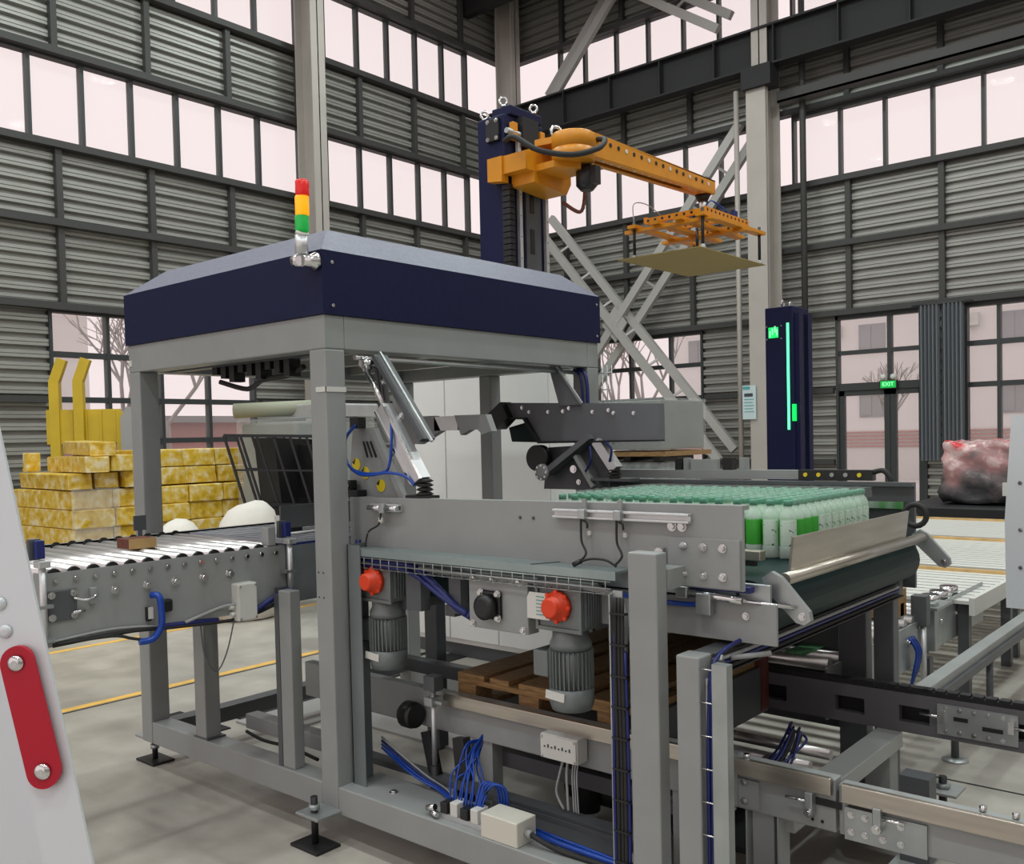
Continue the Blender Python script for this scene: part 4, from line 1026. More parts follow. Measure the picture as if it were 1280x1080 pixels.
# swing clamp gate over the conveyor
gt = T('clamp_gate', 'dark grey swing clamp arms with air cylinders under the hood', 'clamp', (-2.9, 3.2, 1.38))
MB().prism([(-3.10, 1.372), (-3.06, 1.655), (-2.915, 1.655), (-2.77, 1.372)], 1, 2.56, 2.575).build('side_plate', GRAY, gt)
MB().prism([(-2.93, 1.655), (-2.90, 1.655), (-2.73, 1.372), (-2.76, 1.372)], 1, 2.535, 2.56).build('plate_rim', GRAY, gt)
for x, z in ((-3.04, 1.505), (-2.985, 1.47), (-2.89, 1.418)):
    s_ = MB().lathe((x, 2.56, z), [(0.026, 0), (0.026, 0.003)], 18, (0, -1, 0)).build('yellow_sticker', STICK, gt)
    MB().prism([(x - 0.024, z + 0.008), (x - 0.004, z + 0.025), (x - 0.012, z + 0.001)], 1, 2.555, 2.5565).build('black_mark', BLACK, s_)
for k in range(3): MB().beam((-2.99 + k * 0.022, 2.556, 1.60), (-2.965 + k * 0.026, 2.556, 1.535), 0.004, 0.008).build('slot', BLACK, gt)
MB().box(-3.03, -2.975, 2.52, 2.56, 1.655, 1.70).build('sensor_block', BLACK, gt)
MB().beam((-2.925, 2.60, 1.95), (-2.655, 2.60, 1.60), 0.02, 0.075, (0, 1, 0)).build('swing_arm', GRAYD, gt)
MB().beam((-2.905, 2.585, 1.965), (-2.615, 2.585, 1.595), 0.01, 0.01, (0, 1, 0)).build('arm_edge', ZINC, gt)
for x, z in ((-2.875, 1.84), (-2.77, 1.70)): bolt(gt, (x, 2.575, z), (0, -1, 0), 0.009, 0.008)
MB().cyl((-2.945, 2.54, 1.90), (-2.82, 2.54, 1.715), 0.011, 12).build('piston_rod', CHROME, gt)
cy = MB().beam((-2.84, 2.54, 1.735), (-2.635, 2.54, 1.44), 0.058, 0.058, (0, 1, 0)).build('air_cylinder', ALU, gt)
MB().beam((-2.86, 2.515, 1.72), (-2.66, 2.515, 1.43), 0.010, 0.014, (0, 1, 0)).beam((-2.80, 2.51, 1.735), (-2.61, 2.51, 1.45), 0.010, 0.014, (0, 1, 0)).build('tie_rod', CHROME, cy)
MB().cyl((-2.945, 2.52, 1.92), (-2.945, 2.60, 1.92), 0.018, 12).build('clevis_pin', CHROME, gt)
MB().beam((-2.96, 2.54, 1.945), (-2.93, 2.54, 1.89), 0.024, 0.03, (0, 1, 0)).build('rod_eye', CHROME, gt)
for x in (-2.985, -2.965, -2.945): MB().beam((x - 0.03, 2.66, 1.94), (x + 0.01, 2.66, 1.68), 0.014, 0.014, (0, 1, 0)).build('guide_rod', GRAYD, gt)
m = MB()
for k in range(4): m.lathe((-2.62, 2.545, 1.384 + k * 0.017), [(0.022, 0), (0.036, 0.006), (0.022, 0.015)], 16)
m.box(-2.70, -2.57, 2.515, 2.575, 1.373, 1.385).build('rubber_bellows', RUBBER, gt)
MB().tube([(-2.985, 2.53, 1.68), (-3.03, 2.5, 1.62), (-3.02, 2.49, 1.52), (-2.93, 2.48, 1.475), (-2.80, 2.49, 1.475), (-2.77, 2.5, 1.51), (-2.755, 2.5, 1.60), (-2.765, 2.51, 1.68)], 0.006).tube([(-2.99, 2.52, 1.67), (-3.035, 2.49, 1.60), (-3.0, 2.48, 1.51), (-2.90, 2.47, 1.465), (-2.76, 2.48, 1.475), (-2.68, 2.50, 1.46), (-2.64, 2.51, 1.425)], 0.006).build('air_tube', BLUET, gt)
MB().box(-3.10, -2.98, 2.51, 2.56, 1.372, 1.40, 0.003).box(-3.075, -3.03, 2.515, 2.55, 1.40, 1.44, 0.003).build('hinge_block', BLACKM, gt)
MB().cyl((-3.05, 2.515, 1.418), (-3.05, 2.505, 1.418), 0.014, 12).build('hinge_pin', CHROME, gt)
MB().cyl((-2.965, 2.50, 1.945), (-3.01, 4.05, 1.945), 0.011, 10).build('cross_shaft', ALU, gt)
# links between the arms
MB().prism([(-3.72, 1.72), (-3.30, 1.72), (-3.255, 1.645), (-3.41, 1.58), (-3.72, 1.60)], 1, 3.28, 3.32).build('link_plate', GRAY, gt)
MB().box(-3.30, -3.14, 3.28, 3.32, 1.645, 1.715).build('link_rail', ALU, gt)
MB().prism([(-3.15, 1.717), (-2.945, 1.715), (-2.91, 1.635), (-2.97, 1.62), (-3.0, 1.645), (-3.05, 1.645), (-3.11, 1.62)], 1, 3.27, 3.31).build('link_plate', GRAY, gt)
MB().prism([(-3.50, 1.725), (-3.385, 1.80), (-3.335, 1.715), (-3.42, 1.65)], 1, 3.88, 3.97).build('rubber_pad', BLACK, gt)
# far arm
MB().prism([(-3.39, 1.797), (-2.41, 1.752), (-2.41, 1.576), (-3.14, 1.58), (-3.235, 1.71), (-3.36, 1.715)], 1, 3.93, 3.99).build('far_arm', ARMG, gt)
MB().prism([(-3.14, 1.58), (-2.41, 1.576), (-2.41, 1.568), (-3.145, 1.568), (-3.245, 1.70), (-3.36, 1.705), (-3.36, 1.715), (-3.235, 1.71)], 1, 3.90, 3.99).build('arm_edge', BLACKM, gt)
MB().prism([(-3.42, 1.66), (-3.22, 1.70), (-3.12, 1.57), (-3.40, 1.58)], 1, 3.99, 4.03).build('inner_plate', BELT, gt)
for x, z in ((-3.27, 1.765), (-3.22, 1.74), (-3.09, 1.735), (-2.99, 1.735), (-2.95, 1.75), (-2.80, 1.725), (-2.70, 1.73), (-2.67, 1.715), (-2.55, 1.71)): bolt(gt, (x, 3.93, z), (0, -1, 0), 0.007, 0.006)
MB().prism([(-3.07, 1.99), (-3.01, 1.985), (-2.86, 1.765), (-3.0, 1.765)], 1, 3.91, 3.93).build('hanger_plate', ARMG, gt)
MB().beam((-3.0, 3.90, 1.97), (-2.845, 3.90, 1.77), 0.012, 0.012, (0, 1, 0)).build('arm_edge', ZINC, gt)
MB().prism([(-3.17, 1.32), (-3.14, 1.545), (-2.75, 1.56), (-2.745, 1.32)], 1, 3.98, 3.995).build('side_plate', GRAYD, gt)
MB().beam((-3.10, 3.93, 1.41), (-2.80, 3.93, 1.60), 0.03, 0.085, (0, 1, 0)).build('swing_arm', ARMG, gt)
MB().lathe((-3.155, 3.95, 1.49), [(0.07, 0), (0.07, 0.05)], 24, (0, -1, 0)).build('round_stop', BLACK, gt)
h = MB().lathe((-3.11, 3.90, 1.415), [(0.045, 0), (0.045, 0.015), (0.02, 0.022)], 20, (0, -1, 0)).build('hub', GRAYC, gt)
for k in range(8): bolt(h, (-3.11 + 0.034 * math.cos(k * PI / 4), 3.885, 1.415 + 0.034 * math.sin(k * PI / 4)), (0, -1, 0), 0.005, 0.004)
MB().beam((-2.77, 3.93, 1.575), (-2.66, 3.93, 1.43), 0.05, 0.055, (0, 1, 0)).build('air_cylinder', ALU, gt)
MB().beam((-2.90, 3.92, 1.50), (-2.79, 3.92, 1.34), 0.02, 0.04, (0, 1, 0)).build('plate_rim', GRAY, gt)
m = MB()
for k in range(3): m.lathe((-2.67, 3.93, 1.385 + k * 0.017), [(0.022, 0), (0.036, 0.006), (0.022, 0.015)], 16)
m.build('rubber_bellows', RUBBER, gt)
MB().box(-2.80, -2.56, 3.90, 3.99, 1.372, 1.385).build('foot_plate', GRAYD, gt)
bolt(gt, (-2.93, 3.93, 1.43), (0, -1, 0), 0.014, 0.004); bolt(gt, (-2.93, 3.975, 1.36), (0, -1, 0), 0.01, 0.004)
MB().tube([(-2.80, 3.9, 1.55), (-2.78, 3.88, 1.48), (-2.83, 3.9, 1.42)], 0.006).tube([(-2.70, 3.9, 1.57), (-2.66, 3.89, 1.53), (-2.68, 3.9, 1.47)], 0.006).build('air_tube', BLUED, gt)
# cables at the rear right post
MB().tube([(-3.0, 4.08, 1.96), (-2.95, 4.07, 1.94), (-2.93, 4.07, 1.85), (-2.93, 4.07, 1.6)], 0.010).tube([(-3.02, 4.07, 1.96), (-2.97, 4.06, 1.92), (-2.955, 4.06, 1.8), (-2.955, 4.06, 1.6)], 0.007).build('cable', BLUED, fm)
m = MB()
for x in (-2.90, -2.87, -2.84): m.cyl((x, 4.17, 1.55), (x, 4.17, 1.98), 0.003, 5)
for k in range(5): m.cyl((-2.93, 4.17, 1.58 + k * 0.09), (-2.84, 4.17, 1.58 + k * 0.09), 0.003, 5)
m.build('wire_ladder', ZINC, fm)
# ---------------------------------------------------------------- bottles on the belt
ORD = ['first', 'second', 'third', 'fourth', 'fifth', 'sixth', 'seventh', 'eighth', 'ninth', 'tenth', 'eleventh', 'twelfth', 'thirteenth', 'fourteenth', 'fifteenth', 'sixteenth']
BN = 14
bt = T('bottle', '', 'bottle', (0, 0, 0), 'bottles of the layer on the belt')
MB().lathe((0, 0, 0), [(0.026, 0), (0.031, 0.006), (0.031, 0.045), (0.029, 0.05), (0.029, 0.135), (0.031, 0.14), (0.030, 0.152), (0.022, 0.172), (0.0135, 0.183), (0.0135, 0.19)], BN).build('bottle_body', BOTTLE, bt)
MB().lathe((0, 0, 0), [(0.0295, 0.045), (0.0305, 0.05), (0.0305, 0.135), (0.0295, 0.14)], BN).build('label_sleeve', LABELM, bt)
MB().lathe((0, 0, 0.188), [(0.0160, 0), (0.0160, 0.018), (0.0145, 0.0205)], BN).build('cap', CAPM, bt)
BX1, BY0 = -1.365, 3.10
first = True
for i in range(16):
    for j in range(12):
        x = BX1 - 0.033 - i * 0.0645 - (i // 4) * 0.010; y = BY0 + 0.033 + j * 0.0645
        lab = 'green-capped bottle in the %s row from the stop flap, %s from the near beam' % (ORD[i], ORD[j])
        rz = random.choice((-1.9, -1.2, 0.2, 1.0, -0.6)) if (i > 0 and j > 0) else random.choice((-2.6, -1.6, -1.9, 0.1))
        if i == 0: rz = -2.7 + random.uniform(-.3, .3) if j not in (1, 2, 3) else 0.2
        if j == 0: rz = -2.7 if i < 2 else 0.2 + random.uniform(-.2, .2)
        if first:
            bt.location = (x, y, 1.15); bt.rotation_euler = (0, 0, rz); bt['label'] = lab; first = False
        else: dup(bt, (x, y, 1.15), (0, 0, rz), lab)
for k in range(4):
    x1 = BX1 - k * 0.268; x0 = x1 - 0.256
    m = MB(); n = 5
    # film sleeve draped over the caps
    b = m.b; nx, ny = 8, 24
    g = [[b.verts.new((x0 + (x1 - x0) * i / nx, BY0 + 0.775 * j / ny, 1.3665 - 0.004 * (j % 2) - 0.003 * (i % 2) + random.uniform(0, .002))) for j in range(ny + 1)] for i in range(nx + 1)]
    for i in range(nx):
        for j in range(ny):
            f = b.faces.new((g[i][j], g[i + 1][j], g[i + 1][j + 1], g[i][j + 1])); f.smooth = True
    # sloping shoulders down to the bottle sides
    for xe, row, s_ in ((x0, g[0], -1), (x1, g[-1], 1)):
        lowr = [b.verts.new((xe + 0.002 * s_, v.co.y, 1.325)) for v in row]
        for j in range(ny):
            b.faces.new((row[j], row[j + 1], lowr[j + 1], lowr[j]))
    o = m.build('shrink_film', FILMB)
    tag(o, 'clear shrink film over the %s block of bottles from the stop flap' % ORD[k], 'film', 'films over the bottle blocks')

# ---------------------------------------------------------------- infeed roller conveyor, left
ic = T('roller_conveyor', 'grey infeed roller conveyor with a side plate full of bolts, left', 'conveyor', (-3.8, 2.0, 0))
MB().box(-3.401, -3.394, 1.42, 2.44, 0.895, 1.158).build('side_plate', GRAY, ic)
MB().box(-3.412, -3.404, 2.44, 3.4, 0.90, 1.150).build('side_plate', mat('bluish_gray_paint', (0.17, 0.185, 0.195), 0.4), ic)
MB().box(-3.47, -3.408, 1.415, 1.425, 0.895, 1.158).build('end_plate', GRAY, ic)
MB().box(-4.22, -4.21, 1.42, 3.4, 0.895, 1.178).box(-4.25, -4.21, 1.42, 3.4, 1.170, 1.178).build('side_plate', GRAY, ic)
ro = MB().cyl((-4.20, 1.46, 1.147), (-3.412, 1.46, 1.147), 0.0275, 14).build('roller', ROLLER, ic)
for k in range(1, 14): piece(ro, ic, (0, k * 0.0715, 0))
cap_ = MB().cyl((-3.4135, 1.46, 1.147), (-3.4015, 1.46, 1.147), 0.0255, 14).build('roller_cap', BLACK, ic)
bo = MB().cyl((-3.395, 1.46, 1.130), (-3.384, 1.46, 1.130), 0.009, 8).build('axle_bolt', CHROME, ic)
for k in range(1, 14): piece(cap_, ic, (0, k * 0.0715, 0)); piece(bo, ic, (0, k * 0.0715, 0))
fs = MB().cyl((-4.212, 1.46, 1.165), (-4.206, 1.46, 1.165), 0.024, 10).build('roller_cap', BLACK, ic)
for k in range(1, 14): piece(fs, ic, (0, k * 0.0715, 0))
MB().box(-4.20, -3.42, 2.46, 3.9, 1.160, 1.172).build('modular_belt', mat('blue_gray_belt', (0.40, 0.42, 0.47), 0.4), ic)
for k in range(26): MB().box(-4.20, -3.42, 2.47 + k * 0.055, 2.474 + k * 0.055, 1.172, 1.1735).build('belt_joint', GRAYD, ic)
for k, y in enumerate((1.676, 1.802, 1.919, 2.042, 2.163)):
    l = MB().box(-3.402, -3.397, y - 0.009, y + 0.009, 1.03, 1.07).build('slot', BLACK, ic)
    MB().cyl((-3.40, y, 1.067), (-3.375, y, 1.067), 0.012, 8).cyl((-3.40, y, 1.067), (-3.393, y, 1.067), 0.018, 12).build('idler_bolt', CHROME, l)
for y, z in ((1.74, 1.10), (1.74, 1.03), (1.86, 1.035), (1.93, 1.09), (2.29, 1.10), (2.33, 0.93)): MB().cyl((-3.401, y, z), (-3.398, y, z), 0.004, 8).build('screw_hole', BLACK, ic)
MB().box(-3.402, -3.385, 1.43, 1.53, 0.985, 1.095, 0.004).build('tension_plate', GRAYD, ic)
MB().box(-3.40, -3.375, 1.575, 1.60, 1.03, 1.09, 0.003).build('tension_block', GRAY, ic)
MB().box(-3.403, -3.398, 1.53, 1.60, 1.085, 1.095).build('slot', BLACK, ic)
MB().tube([(-3.38, 1.515, 1.062), (-3.36, 1.55, 1.052), (-3.36, 1.58, 1.058), (-3.375, 1.60, 1.065)], 0.005).cyl((-3.38, 1.51, 1.01), (-3.38, 1.555, 1.01), 0.006, 8).build('tension_rod', CHROME, ic)
for y in (1.44, 1.518):
    for z in (1.0, 1.08): bolt(ic, (-3.385, y, z), (1, 0, 0), 0.009, 0.005)
MB().box(-3.40, -3.37, 1.85, 1.895, 0.955, 1.005, 0.008).build('socket', BLACK, ic)
MB().box(-3.40, -3.38, 1.79, 1.81, 0.93, 0.985, 0.003).build('valve', BLACK, ic)
MB().box(-3.38, -3.372, 1.795, 1.812, 0.94, 0.985).build('white_label', WHITEB, ic)
MB().tube([(-3.38, 1.81, 1.03), (-3.35, 1.825, 1.025), (-3.345, 1.83, 0.97), (-3.35, 1.83, 0.91), (-3.36, 1.80, 0.865), (-3.37, 1.75, 0.86)], 0.013).build('blue_conduit', BLUET, ic)
MB().tube([(-3.37, 1.77, 0.865), (-3.375, 1.72, 0.88), (-3.38, 1.65, 0.90), (-3.385, 1.45, 0.905)], 0.006).tube([(-3.39, 1.44, 0.90), (-3.385, 1.7, 0.905), (-3.385, 1.9, 0.89), (-3.385, 2.15, 0.875), (-3.385, 2.28, 0.885), (-3.37, 2.36, 0.91)], 0.007).build('cable', RUBBER, ic)
MB().tube([(-3.39, 1.44, 0.915), (-3.385, 1.65, 0.925), (-3.385, 1.85, 0.905)], 0.005).tube([(-3.385, 1.95, 0.90), (-3.38, 2.10, 0.935), (-3.37, 2.17, 0.94)], 0.007).build('cable', GRAYC, ic)
MB().tube([(-3.385, 2.26, 0.89), (-3.37, 2.33, 0.93), (-3.36, 2.40, 0.96), (-3.36, 2.45, 0.965)], 0.013).build('blue_conduit', BLUED, ic)
MB().tube([(-3.39, 1.85, 0.90), (-3.39, 2.0, 0.893), (-3.39, 2.1, 0.885)], 0.010).build('blue_conduit', BLUED, ic)
MB().tube([(-3.39, 2.02, 0.88), (-3.38, 2.03, 0.75), (-3.38, 2.08, 0.68), (-3.38, 2.13, 0.75), (-3.38, 2.17, 0.88)], 0.003).build('cable_loop', GRAYD, ic)
MB().box(-3.32, -3.24, 2.345, 2.40, 0.225, 0.98, 0.005).build('leg', GRAY, ic)
MB().box(-3.352, -3.322, 2.345, 2.40, 0.225, 0.96, 0.002).box(-3.40, -3.36, 2.38, 2.45, 0.90, 0.98).build('leg_channel', GRAYD, ic)
MB().box(-4.0, -3.91, 2.34, 2.42, 0.225, 0.90, 0.005).build('leg', GRAY, ic)
MB().box(-4.01, -3.89, 2.335, 2.432, 0.2255, 0.232).build('leg_plate', GRAYD, ic)
MB().box(-3.92, -3.3, 2.56, 2.63, 0.225, 0.295, 0.004).build('tie_beam', GRAY, ic)
MB().tube([(-3.9, 2.55, 0.215), (-3.75, 2.545, 0.20), (-3.55, 2.55, 0.205), (-3.35, 2.55, 0.19)], 0.008).build('cable', RUBBER, ic)
# junction box, sensors, brown block
bx = T('junction_box', 'white switch box on the infeed conveyor side plate', 'junction box', (-3.38, 2.2, 0.87))
MB().box(-3.40, -3.35, 2.17, 2.26, 0.87, 1.025, 0.004).build('box_body', WHITEB, bx)
MB().box(-3.35, -3.344, 2.172, 2.258, 0.873, 1.022, 0.002).build('box_lid', WHITEB, bx)
for y in (2.178, 2.252):
    for z in (0.88, 1.015): bolt(bx, (-3.344, y, z), (1, 0, 0), 0.003, 0.002)
MB().cyl((-3.375, 2.17, 0.93), (-3.375, 2.145, 0.93), 0.01, 10).cyl((-3.375, 2.17, 0.90), (-3.375, 2.15, 0.90), 0.01, 10).build('cable_gland', WHITEB, bx)
def eye(x, y, z, label, zb):
    e = T('photo_eye', label, 'sensor', (x, y, zb))
    MB().cyl((x, y, zb), (x, y, z - 0.03), 0.012, 10).build('rod', ALU, e)
    MB().box(x - 0.025, x + 0.025, y - 0.02, y + 0.02, z - 0.05, z - 0.025, 0.003).build('clamp', ALU, e)
    MB().box(x - 0.03, x - 0.005, y - 0.015, y + 0.015, z - 0.02, z + 0.045, 0.003).build('sensor_body', BLUED, e)
    MB().box(x - 0.05, x - 0.033, y - 0.03, y + 0.012, z - 0.025, z + 0.05, 0.003).build('bracket', GRAYD, e)
    for zz in (zb + 0.02, zb + 0.14): MB().box(x - 0.03, x + 0.012, y - 0.03, y + 0.03, zz, zz + 0.012).build('rod_clip', ZINC, e)
    return e
eye(-3.37, 1.405, 1.235, 'blue photo sensor on a rod at the near end of the infeed rollers', 0.90)
eye(-3.36, 2.44, 1.215, 'blue photo sensor on a rod by the frame end of the infeed rollers', 0.90)
MB().box(-3.45, -3.40, 2.36, 2.40, 1.16, 1.24, 0.003).build('reflector', GRAYC, ic)
MB().box(-3.44, -3.43, 2.45, 2.95, 1.225, 1.325).build('guide_plate', GRAYD, ic)
MB().cyl((-3.42, 2.42, 1.20), (-3.42, 2.95, 1.205), 0.008, 8).build('guide_rod', ALU, ic)
MB().box(-3.425, -3.41, 2.46, 2.95, 1.150, 1.158).build('blue_strip', BLUED, ic)
MB().box(-3.72, -3.66, 2.62, 2.68, 1.172, 1.26, 0.003).build('valve_terminal', WHITEB, ic)
MB().box(-3.66, -3.61, 2.62, 2.70, 1.172, 1.22, 0.003).build('valve_terminal', BLACK, ic)
MB().box(-4.215, -4.205, 2.18, 2.24, 1.205, 1.275).box(-4.214, -4.206, 2.20, 2.22, 1.17, 1.21).build('reflector', GRAYD, ic)
bb = T('brown_block', 'reddish brown plywood block lying on the infeed rollers', 'block', (-3.72, 2.0, 1.175))
MB().box(-3.82, -3.715, 1.90, 2.02, 1.175, 1.217, 0.003).build('block_body', BROWN, bb)
MB().box(-3.7148, -3.712, 1.90, 2.02, 1.175, 1.217).build('end_grain', WOODL, bb)

# ---------------------------------------------------------------- pallet chain conveyor with pallet, lower right
pc = T('chain_conveyor', 'grey pallet chain conveyor with two long beams along the floor, right', 'conveyor', (-1.5, 3.2, 0))
MB().box(-3.6, -1.06, 2.68, 2.73, 0.41, 0.57, 0.004).build('near_beam', GRAY, pc)
MB().box(-1.05, -0.1, 2.68, 2.73, 0.41, 0.56, 0.004).build('near_beam', GRAY, pc)
MB().box(-2.66, -1.065, 2.655, 2.675, 0.525, 0.578, 0.003).build('guide_rail', STEEL, pc)
MB().box(-1.035, -0.1, 2.655, 2.675, 0.515, 0.570, 0.003).build('guide_rail', STEEL, pc)
MB().box(-1.40, -1.37, 2.67, 2.70, 0.42, 0.585).build('rail_bracket', ZINC, pc)
for x in (-1.43, -1.345, -0.66, -0.58): MB().cyl((x, 2.685, 0.57), (x, 2.685, 0.588), 0.010, 6).build('bolt', CHROME, pc)
MB().box(-1.44, -1.30, 2.672, 2.68, 0.42, 0.51).build('mount_plate', GRAY, pc)
MB().box(-1.03, -0.80, 2.670, 2.68, 0.405, 0.50).build('joint_plate', ZINC, pc)
for x in (-1.01, -0.97, -0.92, -0.87):
    for z in (0.43, 0.48): bolt(pc, (x, 2.670, z), (0, -1, 0), 0.007, 0.006)
for x in (-1.13, -1.10): MB().cyl((x, 2.679, 0.435), (x, 2.677, 0.435), 0.005, 8).build('screw_hole', BLACK, pc)
for x0, sg in ((-1.13, -1), (-0.93, 1)):
    t = MB().box(x0 - 0.012, x0 + 0.012, 2.645, 2.68, 0.455, 0.525, 0.003).build('tension_block', ZINC, pc)
    MB().cyl((x0, 2.655, 0.495), (x0 + sg * 0.075, 2.655, 0.495), 0.005, 8).build('tension_bolt', CHROME, t)
    MB().box(x0 - sg * 0.09, x0 - sg * 0.012, 2.674, 2.68, 0.485, 0.505).build('slot', BLACK, t)
    bolt(t, (x0, 2.645, 0.465), (0, -1, 0), 0.009, 0.008)
for x in (-1.41, -1.35):
    for z in (0.44, 0.50): bolt(pc, (x, 2.672, z), (0, -1, 0), 0.008, 0.008)
# far beam with rectangular cut-outs
xs = [(-1.85, -1.79), (-1.69, -1.48), (-1.36, -1.225), (-1.11, -0.83), (-0.72, -0.1)]
m = MB()
for a, b_ in xs: m.box(a, b_, 3.75, 3.79, 0.45, 0.515)
m.box(-1.85, -0.1, 3.75, 3.79, 0.41, 0.45).box(-1.85, -0.1, 3.75, 3.79, 0.515, 0.565)
fb = m.build('far_beam', mat('dark_violet_gray_paint', (0.12, 0.117, 0.127), 0.4), pc)
MB().box(-1.85, -0.1, 3.80, 3.82, 0.42, 0.56).build('beam_back', BLACKM, pc)
MB().box(-1.85, -0.1, 3.755, 3.81, 0.565, 0.582).build('chain', BLACKM, pc)
ch = MB().box(-1.15, -1.115, 3.75, 3.79, 0.582, 0.592).build('chain_link', BLACKM, pc)
for k in range(1, 22): piece(ch, pc, (k * 0.045 - 0.3, 0, 0))
MB().box(-1.08, -0.80, 3.742, 3.75, 0.43, 0.545).build('joint_plate', ZINC, pc)
for x in (-1.05, -1.0, -0.95, -0.9, -0.85):
    for z in (0.445, 0.53): bolt(pc, (x, 3.742, z), (0, -1, 0), 0.006, 0.005)
for x0, sg in ((-1.06, -1), (-0.82, 1)): MB().cyl((x0, 3.73, 0.50), (x0 + sg * 0.08, 3.73, 0.50), 0.005, 8).box(x0 - 0.01, x0 + 0.01, 3.72, 3.75, 0.48, 0.525).build('tension_bolt', CHROME, pc)
MB().box(-1.02, -0.97, 3.738, 3.742, 0.49, 0.505).build('slot', BLACK, pc)
MB().box(-0.92, -0.85, 3.738, 3.742, 0.47, 0.485).build('slot', BLACK, pc)
MB().box(-2.02, -0.3, 2.735, 2.765, 0.50, 0.515).build('chain', BLACKM, pc)
MB().box(-1.80, -1.775, 2.76, 3.75, 0.40, 0.60).build('end_plate', GRAYD, pc)
MB().box(-1.83, -1.77, 3.68, 3.75, 0.41, 0.72).build('stop_post', mat('red_brown_paint', (0.12, 0.035, 0.03), 0.5), pc)
MB().box(-1.845, -1.80, 2.78, 3.7, 0.60, 0.625).build('wood_strip', WOOD, pc)
# cross members and hidden return rollers
MB().box(-1.31, -1.21, 2.73, 3.75, 0.35, 0.41, 0.004).build('cross_beam', mat('light_gray_paint', (0.34, 0.35, 0.34), 0.42), pc)
MB().box(-0.62, -0.52, 2.73, 3.75, 0.35, 0.41, 0.004).build('cross_beam', GRAY, pc)
MB().box(-1.03, -0.95, 2.1, 2.68, 0.20, 0.26, 0.004).build('cross_beam', GRAY, pc)
for y, z in ((3.55, 0.33), (3.35, 0.34), (3.2, 0.31)): MB().cyl((-1.95, y, z), (-1.42, y, z), 0.022, 12).build('return_roller', ROLLER, pc)
for k in range(5): MB().box(-1.60 + k * 0.003, -1.50, 2.85 + k * 0.11, 2.91 + k * 0.11, 0.30 + 0.012 * k, 0.31 + 0.012 * k).build('guard_slat', ZINC, pc)
MB().box(-1.80, -1.45, 2.74, 2.80, 0.30, 0.34).build('bottom_tray', GRAYD, pc)
MB().box(-1.95, -1.42, 2.85, 3.70, 0.18, 0.20).build('bottom_tray', BLACKM, pc)
rnd = random.Random(12)
for k in range(12):
    a = Vector((-1.50 + rnd.uniform(-.06, .02), 3.45 + rnd.uniform(-.06, .06), 0.42)); 
    MB().tube([a, a + Vector((0.03, -0.05, 0.02 + rnd.uniform(-.03, .03))), a + Vector((0.02, -0.16, -0.06 + rnd.uniform(-.03, .03))), a + Vector((-0.02, -0.36, -0.11)), a + Vector((-0.05, -0.52, -0.13 + rnd.uniform(-.02, .02)))], 0.005).build('cable', BLUED if k % 2 else RUBBER, pc)
MB().box(-1.33, -1.26, 2.69, 2.72, 0.0, 0.41).box(-1.245, -1.24, 2.68, 2.76, 0.0, 0.41).box(-1.35, -1.345, 2.68, 2.76, 0.0, 0.41).build('leg', GRAY, pc)
MB().box(-0.5, -0.43, 2.69, 2.75, 0.0, 0.41).build('leg', GRAY, pc)
MB().box(-1.33, -1.23, 3.66, 3.75, 0.0, 0.35, 0.004).build('leg', GRAY, pc)
MB().box(-1.08, -0.98, 3.30, 3.38, 0.10, 0.40).build('leg', GRAYD, pc)
MB().box(-1.10, -1.0, 2.73, 3.55, 0.06, 0.10).build('base_beam', GRAY, pc)
MB().box(-1.28, -1.05, 3.36, 3.62, 0.10, 0.20, 0.004).build('base_box', WHITEB, pc)
f_ = MB().box(-1.21, -1.07, 3.95, 4.09, 0.11, 0.122, 0.003).build('foot_bracket', GRAY, pc)
MB().cyl((-1.14, 4.02, 0.0), (-1.14, 4.02, 0.17), 0.016, 10).build('threaded_rod', BLACKM, f_)
MB().cyl((-1.14, 4.02, 0.122), (-1.14, 4.02, 0.142), 0.03, 6).build('nut', ZINC, f_)
for x in (-0.66, -0.36): MB().box(x, x + 0.09, 2.73, 3.75, 0.30, 0.37, 0.004).build('cross_beam', mat('pale_gray_paint', (0.36, 0.36, 0.35), 0.45), pc)
MB().lathe((-2.78, 2.62, 0.47), [(0.05, 0), (0.055, 0.02), (0.055, 0.06), (0.04, 0.08)], 18, (-1, 0, 0)).build('drive_motor', BLACK, pc)
MB().beam((-2.72, 2.62, 0.42), (-2.62, 2.60, 0.12), 0.05, 0.03, (0, 1, 0)).beam((-2.55, 2.64, 0.42), (-2.5, 2.62, 0.1), 0.06, 0.04, (0, 1, 0)).build('hanger_plate', BLACK, pc)
MB().box(-3.5, -2.75, 2.98, 3.04, 0.52, 0.58, 0.004).build('support_beam', GRAYD, pc)
MB().box(-3.6, -1.65, 2.58, 2.64, 0.235, 0.26).box(-2.6, -1.65, 2.75, 2.80, 0.30, 0.36).build('floor_rail', GRAYD, pc)
MB().box(-2.32, -1.7, 2.46, 2.56, 0.226, 0.232).box(-2.32, -1.7, 2.56, 2.568, 0.226, 0.252).build('cable_tray', GRAYD, pc)
for x in (-2.50, -1.62): MB().box(x, x + 0.07, 2.69, 2.75, 0.0, 0.41).build('leg', GRAY, pc)
MB().cyl((-2.2, 3.0, 0.1), (-2.2, 3.0, 0.4), 0.05, 12).cyl((-2.35, 3.1, 0.15), (-2.1, 3.1, 0.15), 0.06, 12).build('lift_cylinder', BLACKM, pc)
MB().box(-3.0, -1.85, 3.2, 3.3, 0.38, 0.498).box(-3.0, -1.85, 3.66, 3.74, 0.38, 0.498).build('middle_beam', GRAYD, pc)
